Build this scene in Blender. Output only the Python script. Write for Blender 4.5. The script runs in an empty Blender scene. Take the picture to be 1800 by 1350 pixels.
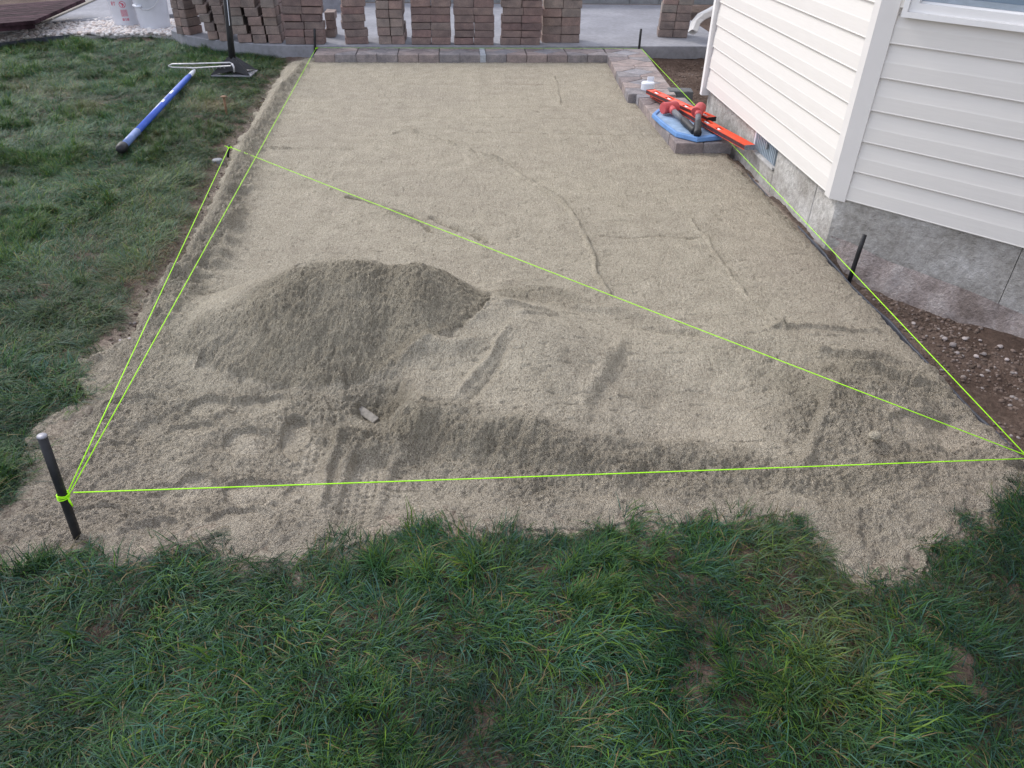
import bpy, bmesh, math, random
import numpy as np
from mathutils import Matrix, Vector
random.seed(7)
RS = np.random.RandomState(11)
S = bpy.context.scene
COL = S.collection

# ------------------------------------------------------------------ camera
TH, RO, PS = [math.radians(a) for a in (34.83, 1.12, 4.81)]
F, H = 1313.6, 1.6
_fwd = np.array([math.sin(PS)*math.cos(TH), math.cos(PS)*math.cos(TH), -math.sin(TH)])
_r = np.array([math.cos(PS), -math.sin(PS), 0.0]); _u = np.cross(_r, _fwd)
_r2 = _r*math.cos(RO)+_u*math.sin(RO); _u2 = -_r*math.sin(RO)+_u*math.cos(RO)
def ray(a, b): return (a-900)*_r2+(675-b)*_u2+F*_fwd
def at(a, b, z=0.0):
    d = ray(a, b); return np.array([0, 0, H])+d*(z-H)/d[2]
def at_x(a, b, X):
    d = ray(a, b); return np.array([0, 0, H])+d*X/d[0]
def at_y(a, b, Y):
    d = ray(a, b); return np.array([0, 0, H])+d*Y/d[1]
cam = bpy.data.cameras.new('camera'); cam.sensor_width = 36; cam.lens = F/1800*36
cam.clip_start = 0.05; cam.clip_end = 3000
co = bpy.data.objects.new('camera', cam); COL.objects.link(co)
M = Matrix(((_r2[0], _u2[0], -_fwd[0], 0), (_r2[1], _u2[1], -_fwd[1], 0), (_r2[2], _u2[2], -_fwd[2], H), (0, 0, 0, 1)))
co.matrix_world = M
S.camera = co

# ------------------------------------------------------------------ sky, sun, exposure
SUN_EL, SUN_AZ = math.radians(41), math.radians(-47)      # azimuth from +Y towards +X: the light comes from the back left
w = bpy.data.worlds.new("World"); S.world = w; w.use_nodes = True
nt = w.node_tree; nt.nodes.clear()
out = nt.nodes.new('ShaderNodeOutputWorld'); bg = nt.nodes.new('ShaderNodeBackground')
sky = nt.nodes.new('ShaderNodeTexSky'); sky.sky_type = 'NISHITA'; sky.sun_disc = False
sky.sun_elevation = SUN_EL; sky.sun_rotation = SUN_AZ; sky.dust_density = 3.0; sky.air_density = 1.0
hs = nt.nodes.new('ShaderNodeHueSaturation'); hs.inputs['Saturation'].default_value = 0.66
cl = nt.nodes.new('ShaderNodeMix'); cl.data_type = 'RGBA'; cl.inputs[0].default_value = 0.5     # thin even cloud cover over the clear sky
cl.inputs[7].default_value = (7.0, 7.35, 8.6, 1)
nt.links.new(sky.outputs[0], hs.inputs['Color']); nt.links.new(hs.outputs[0], cl.inputs[6]); nt.links.new(cl.outputs[2], bg.inputs[0]); nt.links.new(bg.outputs[0], out.inputs[0])
bg.inputs[1].default_value = 0.13
sl = bpy.data.lights.new('sun', 'SUN'); sl.energy = 1.0; sl.angle = math.radians(12); sl.color = (1.0, 0.965, 0.93)
so = bpy.data.objects.new('sun', sl); COL.objects.link(so)
sd = Vector((math.sin(SUN_AZ)*math.cos(SUN_EL), math.cos(SUN_AZ)*math.cos(SUN_EL), math.sin(SUN_EL)))
so.rotation_euler = sd.to_track_quat('Z', 'Y').to_euler()
S.view_settings.view_transform = 'Standard'; S.view_settings.look = 'None'
S.view_settings.gamma = 1; S.view_settings.use_curve_mapping = False
S.view_settings.exposure = 0.86

# ------------------------------------------------------------------ materials
def mat(name, build):
    m = bpy.data.materials.new(name); m.use_nodes = True
    t = m.node_tree; t.nodes.clear()
    o = t.nodes.new('ShaderNodeOutputMaterial')
    N = lambda ty, **k: _n(t, ty, k)
    L = lambda a, b: t.links.new(a, b)
    sh = build(t, N, L); L(sh, o.inputs['Surface'])
    return m
def _n(t, ty, k):
    n = t.nodes.new('ShaderNode'+ty)
    for a, v in k.items():
        if a.startswith('i_'):
            n.inputs[int(a[2:]) if a[2:].isdigit() else a[2:].replace('_', ' ')].default_value = v
        else: setattr(n, a, v)
    return n
def ramp(N, L, fac, stops, interp='LINEAR'):
    r = N('ValToRGB'); cr = r.color_ramp; cr.interpolation = interp
    while len(cr.elements) < len(stops): cr.elements.new(0.5)
    for e, (p, c) in zip(cr.elements, stops):
        e.position = p; e.color = (*c, 1) if len(c) == 3 else c
    L(fac, r.inputs[0]); return r.outputs[0]
def mixc(N, L, fac, a, b, mode='MIX'):
    m = N('Mix', data_type='RGBA', blend_type=mode)
    for s, v in ((0, fac), (6, a), (7, b)):
        if hasattr(v, 'links'): L(v, m.inputs[s])
        elif s == 0: m.inputs[0].default_value = v
        else: m.inputs[s].default_value = (*v, 1)
    return m.outputs[2]
def princ(N, L, col, rough=0.8, bump=None, bstr=0.3, bdist=0.01, spec=0.3, metal=0.0, **kw):
    p = N('BsdfPrincipled')
    if hasattr(col, 'links'): L(col, p.inputs['Base Color'])
    else: p.inputs['Base Color'].default_value = (*col, 1)
    if hasattr(rough, 'links'): L(rough, p.inputs['Roughness'])
    else: p.inputs['Roughness'].default_value = rough
    p.inputs['Specular IOR Level'].default_value = spec; p.inputs['Metallic'].default_value = metal
    if bump is not None:
        b = N('Bump'); b.inputs['Strength'].default_value = bstr; b.inputs['Distance'].default_value = bdist
        L(bump, b.inputs['Height']); L(b.outputs[0], p.inputs['Normal'])
    return p.outputs[0]
def pos(N): return N('NewGeometry').outputs['Position']
def noise(N, L, vec, scale, det=4, rough=0.55, out=0):
    n = N('TexNoise'); n.inputs['Scale'].default_value = scale; n.inputs['Detail'].default_value = det
    n.inputs['Roughness'].default_value = rough; L(vec, n.inputs['Vector']); return n.outputs[out]
def plain(name, c, rough=0.6, var=0.12, scale=25, bstr=0.15, spec=0.35, metal=0.0, bscale=120, rnd=0.0):
    def b(t, N, L):
        v = N('TexCoord').outputs['Object']
        n = noise(N, L, v, scale)
        lo = tuple(x*(1-var) for x in c); hi = tuple(min(1, x*(1+var)) for x in c)
        col = ramp(N, L, n, [(0.3, lo), (0.7, hi)])
        if rnd:
            oi = N('ObjectInfo'); hv = N('HueSaturation')
            mr = N('MapRange', i_3=1-rnd, i_4=1+rnd); L(oi.outputs['Random'], mr.inputs[0]); L(mr.outputs[0], hv.inputs['Value'])
            L(col, hv.inputs['Color']); col = hv.outputs[0]
        return princ(N, L, col, rough, noise(N, L, v, bscale, 3), bstr, 0.003, spec, metal)
    return mat(name, b)

def sand_b(t, N, L):
    P = pos(N)
    damp_shade = N('Attribute', attribute_name='damp_shade').outputs['Fac']
    pink = N('Attribute', attribute_name='pink').outputs['Fac']
    gr = N('TexVoronoi'); gr.inputs['Scale'].default_value = 430; L(P, gr.inputs['Vector'])
    gr2 = N('TexVoronoi'); gr2.inputs['Scale'].default_value = 240; L(P, gr2.inputs['Vector'])
    n1 = noise(N, L, P, 1.3, 5); n2 = noise(N, L, P, 9, 5); n3 = noise(N, L, P, 60, 4)
    base = mixc(N, L, pink, (0.455, 0.415, 0.338), (0.445, 0.395, 0.328))
    big = ramp(N, L, n1, [(0.3, (0.95, 0.945, 0.94)), (0.7, (1.04, 1.04, 1.02))])
    base = mixc(N, L, 1.0, base, big, 'MULTIPLY')
    mid = ramp(N, L, n2, [(0.3, (0.88, 0.87, 0.86)), (0.7, (1.1, 1.1, 1.1))])
    base = mixc(N, L, 1.0, base, mid, 'MULTIPLY')
    base = mixc(N, L, damp_shade, base, mixc(N, L, 1.0, base, (0.82, 0.81, 0.775), 'MULTIPLY'))  # mask darkens the colour for wet sand and for painted shade alike
    grc = ramp(N, L, gr.outputs['Color'], [(0.08, (0.48, 0.46, 0.44)), (0.30, (0.90, 0.89, 0.88)), (0.7, (1.06, 1.06, 1.05)), (0.95, (1.42, 1.41, 1.38))])
    base = mixc(N, L, 1.0, base, grc, 'MULTIPLY')
    grc2 = ramp(N, L, gr2.outputs['Color'], [(0.08, (0.70, 0.68, 0.65)), (0.4, (0.98, 0.98, 0.98)), (0.95, (1.18, 1.17, 1.15))])
    base = mixc(N, L, 1.0, base, grc2, 'MULTIPLY')
    a1 = N('Math', operation='MULTIPLY_ADD', i_1=0.5); L(gr.outputs['Distance'], a1.inputs[0])
    a2 = N('Math', operation='MULTIPLY_ADD', i_1=1.6); L(gr2.outputs['Distance'], a2.inputs[0]); L(n3, a2.inputs[2])
    L(a2.outputs[0], a1.inputs[2])
    rg = N('Attribute', attribute_name='rough').outputs['Fac']
    n5 = noise(N, L, P, 130, 5, 0.7); a3 = N('Math', operation='MULTIPLY_ADD', i_1=2.4); L(n5, a3.inputs[0]); L(a1.outputs[0], a3.inputs[2])
    sc = N('Math', operation='MULTIPLY_ADD', i_1=-0.8, i_2=-0.5); L(rg, sc.inputs[0])
    inv = N('Math', operation='MULTIPLY'); L(a3.outputs[0], inv.inputs[0]); L(sc.outputs[0], inv.inputs[1])
    return princ(N, L, base, 0.95, inv.outputs[0], 1.0, 0.007, 0.12)
M_sand = mat('sand', sand_b)

def soil_b(t, N, L):
    P = pos(N)
    n1 = noise(N, L, P, 3, 6); n2 = noise(N, L, P, 40, 6, 0.7)
    c = ramp(N, L, n1, [(0.3, (0.075, 0.052, 0.042)), (0.55, (0.115, 0.083, 0.068)), (0.75, (0.18, 0.138, 0.118))])
    du = N('Attribute', attribute_name='dust').outputs['Fac']
    dn = N('Math', operation='MULTIPLY_ADD', i_1=1.2, i_2=-0.6); L(n2, dn.inputs[0]); dm = N('Math', operation='ADD', use_clamp=True); L(dn.outputs[0], dm.inputs[0]); L(du, dm.inputs[1])
    dz = N('Math', operation='MULTIPLY'); L(dm.outputs[0], dz.inputs[0]); L(du, dz.inputs[1])
    vg = N('TexVoronoi'); vg.inputs['Scale'].default_value = 260; L(P, vg.inputs['Vector'])
    c = mixc(N, L, dz.outputs[0], c, mixc(N, L, 1.0, (0.37, 0.33, 0.27), ramp(N, L, vg.outputs['Color'], [(0.1, (0.45, 0.43, 0.42)), (0.5, (0.95, 0.95, 0.94)), (0.95, (1.45, 1.43, 1.4))]), 'MULTIPLY'))
    k = ramp(N, L, n2, [(0.3, (0.6, 0.58, 0.56)), (0.7, (1.25, 1.22, 1.2))])
    c = mixc(N, L, 1.0, c, k, 'MULTIPLY')
    return princ(N, L, c, 0.95, n2, 1.0, 0.02, 0.15)
M_soil = mat('soil', soil_b)

def grass_b(t, N, L):
    bc = N('Attribute', attribute_name='bc').outputs['Color']
    ti = N('Attribute', attribute_name='tint', attribute_type='INSTANCER').outputs['Fac']
    hu = N('Attribute', attribute_name='dry', attribute_type='INSTANCER').outputs['Fac']
    c = mixc(N, L, hu, bc, (0.155, 0.12, 0.07))
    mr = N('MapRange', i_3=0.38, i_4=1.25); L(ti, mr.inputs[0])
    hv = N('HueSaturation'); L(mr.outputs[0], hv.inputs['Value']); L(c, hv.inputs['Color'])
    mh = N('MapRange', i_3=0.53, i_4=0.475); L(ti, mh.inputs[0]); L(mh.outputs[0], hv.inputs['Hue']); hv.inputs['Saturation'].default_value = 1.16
    p = N('BsdfPrincipled'); L(hv.outputs[0], p.inputs['Base Color']); p.inputs['Roughness'].default_value = 0.5
    p.inputs['Specular IOR Level'].default_value = 0.2
    tr = N('BsdfTranslucent'); L(hv.outputs[0], tr.inputs['Color'])
    ms = N('MixShader', i_0=0.25); L(p.outputs[0], ms.inputs[1]); L(tr.outputs[0], ms.inputs[2])
    return ms.outputs[0]
M_grass = mat('grass_blades', grass_b)

def concrete(name, a, b, c, stain=None, sc=1.0):
    def f(t, N, L):
        P = pos(N)
        n1 = noise(N, L, P, 2.2*sc, 6, 0.6); n2 = noise(N, L, P, 22*sc, 6, 0.65); n3 = noise(N, L, P, 160, 3)
        col = ramp(N, L, n1, [(0.34, a), (0.5, b), (0.64, c)])
        k = ramp(N, L, n2, [(0.28, (0.70, 0.69, 0.67)), (0.7, (1.24, 1.24, 1.24))]) if sc > 1.2 else ramp(N, L, n2, [(0.28, (0.84, 0.83, 0.82)), (0.7, (1.12, 1.12, 1.12))])
        col = mixc(N, L, 1.0, col, k, 'MULTIPLY')
        if stain:
            sp = N('SeparateXYZ'); L(P, sp.inputs[0])
            ad = N('Math', operation='MULTIPLY_ADD', i_1=0.22); L(n1, ad.inputs[0]); L(sp.outputs[2], ad.inputs[2])
            ad2 = N('Math', operation='MULTIPLY_ADD', i_1=0.10); L(n2, ad2.inputs[0]); L(ad.outputs[0], ad2.inputs[2])
            mr = N('MapRange', i_1=stain[0], i_2=stain[1]); L(ad2.outputs[0], mr.inputs[0])
            dirt = ramp(N, L, n2, [(0.3, (0.20, 0.15, 0.13)), (0.7, (0.37, 0.31, 0.29))])
            col = mixc(N, L, mr.outputs[0], dirt, col)
        mm = N('Math', operation='MULTIPLY_ADD', i_1=0.3); L(n3, mm.inputs[0]); L(n2, mm.inputs[2])
        return princ(N, L, col, 0.88, mm.outputs[0], 0.9 if sc > 1.2 else 0.5, 0.012, 0.2)
    return mat(name, f)
M_found = concrete('foundation_concrete', (0.30, 0.285, 0.26), (0.385, 0.37, 0.35), (0.48, 0.47, 0.455), stain=(-0.03, 0.10), sc=1.5)
M_foot = concrete('footing_concrete', (0.20, 0.165, 0.15), (0.33, 0.285, 0.27), (0.42, 0.38, 0.365), sc=3.0)
M_slab = concrete('slab_concrete', (0.22, 0.222, 0.24), (0.25, 0.252, 0.275), (0.29, 0.292, 0.315))
M_kerbc = concrete('kerb_concrete', (0.34, 0.33, 0.31), (0.42, 0.41, 0.40), (0.48, 0.47, 0.46))

def siding_b(t, N, L):
    P = N('TexCoord').outputs['Object']
    mp = N('Mapping'); L(P, mp.inputs[0]); mp.inputs['Scale'].default_value = (3, 3, 60)
    n = noise(N, L, mp.outputs[0], 2, 5); n2 = noise(N, L, P, 14, 8, 0.75)
    col = ramp(N, L, n, [(0.3, (0.68, 0.655, 0.62)), (0.7, (0.71, 0.685, 0.65))])
    sp = ramp(N, L, n2, [(0.24, (0.6, 0.58, 0.56)), (0.31, (1, 1, 1))])
    col = mixc(N, L, 0.5, col, mixc(N, L, 1.0, col, sp, 'MULTIPLY'))
    return princ(N, L, col, 0.45, n, 0.08, 0.004, 0.35)
M_siding = mat('vinyl_siding', siding_b)
M_trim = plain('white_trim', (0.80, 0.79, 0.78), 0.4, 0.03, 8, 0.05)
M_post = plain('corner_post_vinyl', (0.67, 0.65, 0.63), 0.42, 0.03, 6, 0.04)

def paver(name, cols, dark=0.5):
    def f(t, N, L):
        oi = N('ObjectInfo').outputs['Random']; v = N('TexCoord').outputs['Object']
        ad = N('VectorMath', operation='ADD'); L(v, ad.inputs[0])
        cx = N('CombineXYZ'); m = N('Math', operation='MULTIPLY', i_1=37.0); L(oi, m.inputs[0]); L(m.outputs[0], cx.inputs[0]); L(cx.outputs[0], ad.inputs[1])
        V = ad.outputs[0]
        st = [(i/(len(cols)-1), c) for i, c in enumerate(cols)]
        base = ramp(N, L, oi, st)
        n1 = noise(N, L, V, 12, 4); n2 = noise(N, L, V, 90, 5, 0.7)
        base = mixc(N, L, 1.0, base, ramp(N, L, n1, [(0.3, (0.72, 0.74, 0.76)), (0.7, (1.22, 1.2, 1.18))]), 'MULTIPLY')
        base = mixc(N, L, 1.0, base, ramp(N, L, n2, [(0.3, (0.75, 0.75, 0.75)), (0.7, (1.2, 1.2, 1.2))]), 'MULTIPLY')
        return princ(N, L, base, 0.92, n2, 0.6, 0.006, 0.15)
    return mat(name, f)
M_red = paver('red_brown_paver', [(0.215, 0.15, 0.14), (0.185, 0.145, 0.135), (0.24, 0.17, 0.155), (0.215, 0.175, 0.16), (0.17, 0.125, 0.12), (0.225, 0.155, 0.145)])
M_tan = paver('brown_grey_paver', [(0.25, 0.195, 0.175), (0.21, 0.17, 0.155), (0.27, 0.195, 0.175), (0.24, 0.215, 0.195), (0.28, 0.205, 0.18), (0.18, 0.15, 0.135)])
M_mauve = paver('mauve_border_paver', [(0.28, 0.245, 0.24), (0.24, 0.225, 0.23), (0.31, 0.255, 0.24), (0.22, 0.19, 0.19), (0.29, 0.24, 0.225), (0.33, 0.29, 0.28)])
M_blueg = paver('blue_grey_paver', [(0.255, 0.245, 0.26), (0.285, 0.275, 0.29), (0.24, 0.23, 0.245)])
M_pale = paver('pale_grey_paver', [(0.42, 0.44, 0.47), (0.40, 0.43, 0.46)])
M_darkp = paver('dark_grey_paver', [(0.15, 0.15, 0.155), (0.14, 0.145, 0.15)])

M_string = plain('neon_line', (0.42, 0.93, 0.02), 0.6, 0.05, 300, 0.1, 0.2)
M_black = plain('black_steel', (0.018, 0.018, 0.02), 0.5, 0.3, 60, 0.3)
M_steelend = plain('worn_steel_end', (0.25, 0.25, 0.28), 0.5, 0.25, 80, 0.3, 0.5, 0.3)
M_steel = plain('pale_steel', (0.55, 0.54, 0.55), 0.4, 0.2, 30, 0.2, 0.5, 0.4)
M_orange = plain('orange_red_paint', (0.80, 0.085, 0.03), 0.4, 0.06, 30, 0.1)
M_maroon = plain('dark_maroon_edge', (0.075, 0.03, 0.035), 0.5, 0.3, 50, 0.2)
M_vial = plain('vial_plastic', (0.75, 0.78, 0.82), 0.25, 0.05, 30, 0.05, 0.6)
M_redrub = plain('red_rubber', (0.50, 0.085, 0.09), 0.55, 0.15, 40, 0.2)
M_greyh = plain('grey_handle', (0.13, 0.135, 0.15), 0.6, 0.15, 40, 0.2)
M_blue = plain('blue_pad', (0.12, 0.25, 0.50), 0.6, 0.12, 20, 0.2)
M_bluein = plain('dusty_blue_pad', (0.26, 0.37, 0.52), 0.75, 0.18, 18, 0.3)
M_bpipe = plain('blue_pole_paint', (0.05, 0.12, 0.52), 0.3, 0.1, 12, 0.05, 0.5)
M_bpipe2 = plain('light_blue_sleeve', (0.15, 0.22, 0.45), 0.4, 0.1, 20, 0.1)
M_white = plain('white_plastic', (0.66, 0.68, 0.74), 0.4, 0.05, 10, 0.05)
M_print = plain('red_print', (0.55, 0.08, 0.14), 0.6, 0.1, 40, 0.05)
M_rust = plain('rusty_steel', (0.20, 0.12, 0.07), 0.8, 0.4, 60, 0.5)
M_grey = plain('grey_plastic', (0.20, 0.205, 0.22), 0.6, 0.2, 50, 0.2)
M_fabric = plain('black_edging', (0.045, 0.05, 0.065), 0.5, 0.3, 30, 0.3)
M_ventm = plain('blue_grey_metal', (0.36, 0.42, 0.48), 0.4, 0.12, 14, 0.1, 0.5, 0.3)
M_wood = plain('dirty_wood', (0.25, 0.23, 0.20), 0.9, 0.25, 60, 0.6, 0.1)
M_deck = plain('dark_red_timber', (0.040, 0.021, 0.026), 0.85, 0.6, 9, 0.4, 0.08, rnd=0.3)
M_stone = plain('river_stone', (0.46, 0.41, 0.37), 0.75, 0.35, 6, 0.2, 0.2)
M_stone_o = plain('loose_stone', (0.34, 0.30, 0.29), 0.8, 0.25, 30, 0.3, 0.2, rnd=0.35)
def glass_b(t, N, L):
    return princ(N, L, (0.20, 0.27, 0.34), 0.05, spec=0.9)
M_glass = mat('window_glass', glass_b)
M_block = concrete('grey_block', (0.22, 0.235, 0.24), (0.27, 0.28, 0.29), (0.32, 0.33, 0.34))

# ------------------------------------------------------------------ object helpers
def link(name, me, m=None, parent=None):
    o = bpy.data.objects.new(name, me); COL.objects.link(o)
    if m: me.materials.append(m)
    if parent: o.parent = parent
    return o
def tag(o, label=None, cat=None, group=None, kind=None):
    if label: o['label'] = label
    if cat: o['category'] = cat
    if group: o['group'] = group
    if kind: o['kind'] = kind
    return o
def empty(name, loc=(0, 0, 0), rz=0.0, **k):
    o = bpy.data.objects.new(name, None); COL.objects.link(o); o.location = loc; o.rotation_euler = (0, 0, rz)
    o.empty_display_size = 0.1
    return tag(o, **k)
class MB:
    def __init__(s): s.v = []; s.f = []
    def add(s, vs, fs):
        n = len(s.v); s.v += [tuple(map(float, p)) for p in vs]; s.f += [tuple(i+n for i in f) for f in fs]; return s
    def box(s, x0, x1, y0, y1, z0, z1):
        return s.add([(x0, y0, z0), (x1, y0, z0), (x1, y1, z0), (x0, y1, z0), (x0, y0, z1), (x1, y0, z1), (x1, y1, z1), (x0, y1, z1)],
                     [(0, 3, 2, 1), (4, 5, 6, 7), (0, 1, 5, 4), (1, 2, 6, 5), (2, 3, 7, 6), (3, 0, 4, 7)])
    def prism(s, poly, z0, z1, ch=0.0):
        """polygon (counter clockwise) extruded, with a chamfer ch on the top edge"""
        n = len(poly)
        P = np.array(poly, float)
        rings = [(P, z0)]
        if ch:
            c = P.mean(0); d = P-c; ln = np.linalg.norm(d, axis=1)[:, None]
            rings += [(P, z1-ch), (c+d*(1-ch*1.1/ln), z1)]
        else: rings += [(P, z1)]
        vs = [(p[0], p[1], z) for R, z in rings for p in R]; fs = [tuple(range(n-1, -1, -1))]
        for k in range(len(rings)-1):
            for i in range(n):
                j = (i+1) % n; fs.append((k*n+i, k*n+j, (k+1)*n+j, (k+1)*n+i))
        fs.append(tuple((len(rings)-1)*n+i for i in range(n)))
        return s.add(vs, fs)
    def tube(s, pts, r, seg=10, cap=True):
        pts = [Vector(p) for p in pts]; rr = r if hasattr(r, '__len__') else [r]*len(pts)
        vs = []; n = len(pts); up = None
        for i, p in enumerate(pts):
            t = (pts[min(i+1, n-1)]-pts[max(i-1, 0)]).normalized()
            if up is None:
                up = t.orthogonal().normalized()
            up = (up-t*up.dot(t)).normalized(); b = t.cross(up)
            for k in range(seg):
                a = 2*math.pi*k/seg; vs.append(p+(up*math.cos(a)+b*math.sin(a))*rr[i])
        fs = [(i*seg+k, i*seg+(k+1) % seg, (i+1)*seg+(k+1) % seg, (i+1)*seg+k) for i in range(n-1) for k in range(seg)]
        if cap: fs += [tuple(range(seg-1, -1, -1)), tuple((n-1)*seg+k for k in range(seg))]
        return s.add(vs, fs)
    def lathe(s, prof, seg=32):
        vs = [(r*math.cos(2*math.pi*k/seg), r*math.sin(2*math.pi*k/seg), z) for r, z in prof for k in range(seg)]
        return s.add(vs, [(i*seg+k, i*seg+(k+1) % seg, (i+1)*seg+(k+1) % seg, (i+1)*seg+k) for i in range(len(prof)-1) for k in range(seg)])
    def xf(s, fn): s.v = [tuple(fn(np.array(p))) for p in s.v]; return s
    def build(s, name, m, parent=None, smooth=False, bevel=0.0):
        me = bpy.data.meshes.new(name); me.from_pydata(s.v, [], s.f)
        if bevel:
            bm = bmesh.new(); bm.from_mesh(me); bmesh.ops.bevel(bm, geom=bm.edges[:], offset=bevel, segments=1, affect='EDGES', profile=0.5)
            bm.to_mesh(me); bm.free()
        bm = bmesh.new(); bm.from_mesh(me); bmesh.ops.recalc_face_normals(bm, faces=bm.faces[:]); bm.to_mesh(me); bm.free()
        if smooth: me.polygons.foreach_set('use_smooth', [True]*len(me.polygons))
        return link(name, me, m, parent)
def grid_mesh(name, X, Y, Z, m, attrs=None, mask=None):
    ny, nx = X.shape; nv = nx*ny
    me = bpy.data.meshes.new(name)
    ii = np.arange(nv).reshape(ny, nx)
    q = np.stack([ii[:-1, :-1], ii[:-1, 1:], ii[1:, 1:], ii[1:, :-1]], -1).reshape(-1, 4)
    if mask is not None:
        q = q[mask.reshape(-1)[q].any(1)]
        used = np.zeros(nv, bool); used[q.reshape(-1)] = True; new = np.cumsum(used)-1; q = new[q]; nv = int(used.sum())
        P3 = np.stack([X, Y, Z], -1).reshape(-1, 3)[used]
        attrs = {k: a.reshape(-1)[used] for k, a in (attrs or {}).items()}
    else: P3 = np.stack([X, Y, Z], -1).reshape(-1, 3)
    me.vertices.add(nv); me.vertices.foreach_set('co', P3.reshape(-1).astype(np.float32))
    me.loops.add(q.size); me.loops.foreach_set('vertex_index', q.reshape(-1).astype(np.int32))
    me.polygons.add(len(q)); me.polygons.foreach_set('loop_start', (np.arange(len(q))*4).astype(np.int32))
    me.polygons.foreach_set('loop_total', np.full(len(q), 4, np.int32))
    me.update(calc_edges=True); me.polygons.foreach_set('use_smooth', np.ones(len(q), bool))
    for k, a in (attrs or {}).items():
        at_ = me.attributes.new(k, 'FLOAT', 'POINT'); at_.data.foreach_set('value', a.reshape(-1).astype(np.float32))
    return link(name, me, m)

# ------------------------------------------------------------------ numpy noise
_T = RS.rand(256, 256).astype(np.float32); _JX = RS.rand(256, 256).astype(np.float32); _JY = RS.rand(256, 256).astype(np.float32)
def vn(x, y, s, o=0):
    x = x*s+o*17.3; y = y*s+o*31.7
    xi = np.floor(x).astype(int); yi = np.floor(y).astype(int); fx = x-xi; fy = y-yi
    fx = fx*fx*(3-2*fx); fy = fy*fy*(3-2*fy)
    a = _T[yi & 255, xi & 255]; b = _T[yi & 255, (xi+1) & 255]; c = _T[(yi+1) & 255, xi & 255]; d = _T[(yi+1) & 255, (xi+1) & 255]
    return (a*(1-fx)+b*fx)*(1-fy)+(c*(1-fx)+d*fx)*fy-0.5
def fbm(x, y, s, n=4, o=0, g=0.5):
    r = 0; a = 1.0
    for k in range(n): r = r+a*vn(x, y, s*2**k, o+k*3); a *= g
    return r
def lumps(x, y, s, o=0, thr=0.3):
    """rounded clods: worley bumps, 0..1"""
    x = x*s+o*7.7; y = y*s+o*5.1
    xi = np.floor(x).astype(int); yi = np.floor(y).astype(int); best = np.zeros_like(x)
    for dx in (-1, 0, 1):
        for dy in (-1, 0, 1):
            cx = (xi+dx+o*13) & 255; cy = (yi+dy+o*29) & 255
            px = xi+dx+_JX[cy, cx]; py = yi+dy+_JY[cy, cx]; rad = 0.25+0.65*_T[cy, cx]
            d2 = ((x-px)**2+(y-py)**2)/(rad*rad)
            best = np.maximum(best, np.sqrt(np.clip(1-d2, 0, 1))*rad)
    return best
def ss(a, b, x):
    t = np.clip((x-a)/(b-a), 0, 1); return t*t*(3-2*t)
def seg_dist(x, y, P):
    """distance to polyline P, signed side and parameter"""
    best = np.full(x.shape, 1e9); side = np.zeros_like(x); par = np.zeros_like(x); n = len(P)-1
    for i in range(n):
        ax, ay = P[i][:2]; bx, by = P[i+1][:2]; dx, dy = bx-ax, by-ay; L2 = dx*dx+dy*dy+1e-12
        t = np.clip(((x-ax)*dx+(y-ay)*dy)/L2, 0, 1)
        d = np.hypot(x-ax-t*dx, y-ay-t*dy); m = d < best
        best = np.where(m, d, best); side = np.where(m, np.sign(dx*(y-ay)-dy*(x-ax)), side); par = np.where(m, (i+t)/n, par)
    return best, side, par
def inside(x, y, P):
    c = np.zeros(x.shape, bool); n = len(P)
    for i in range(n):
        x0, y0 = P[i][:2]; x1, y1 = P[(i+1) % n][:2]
        if y0 == y1: continue
        m = ((y0 > y) != (y1 > y)) & (x < (x1-x0)*(y-y0)/(y1-y0)+x0)
        c ^= m
    return c

# ------------------------------------------------------------------ layout of sand and lawn (world metres)
EDGE_X = 1.885
left_px = [(545, 98), (505, 108), (480, 150), (445, 205), (408, 262), (388, 320), (352, 380), (318, 450), (258, 510), (222, 590), (135, 628), (138, 690),
           (62, 742), (35, 800), (2, 872), (-50, 920), (-70, 985), (25, 990), (110, 972), (230, 984), (300, 962), (362, 940), (385, 965), (480, 984), (520, 988),
           (556, 962), (640, 945), (700, 930), (762, 917), (900, 922), (1000, 910), (1130, 906), (1250, 912), (1330, 905), (1405, 902), (1432, 940), (1470, 985),
           (1535, 1008), (1615, 988), (1642, 946), (1700, 918), (1742, 886), (1800, 866)]
SANDP = [tuple(at(a, b)[:2]) for a, b in left_px]+[(EDGE_X-0.01, 1.70), (EDGE_X-0.01, 5.2), (1.95, 5.2), (1.95, 8.15), (-1.35, 8.15)]
SX = np.array([p[0] for p in SANDP]); SY = np.array([p[1] for p in SANDP])
def sand_sd(x, y):
    d, _, _ = seg_dist(x, y, SANDP+[SANDP[0]])
    return np.where(inside(x, y, SANDP), d, -d)
def edge_wob(x, y): return 0.034*fbm(x, y, 14, 4, 70, 0.65)+0.022*fbm(x, y, 4, 2, 71)*(y < 3)
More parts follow.
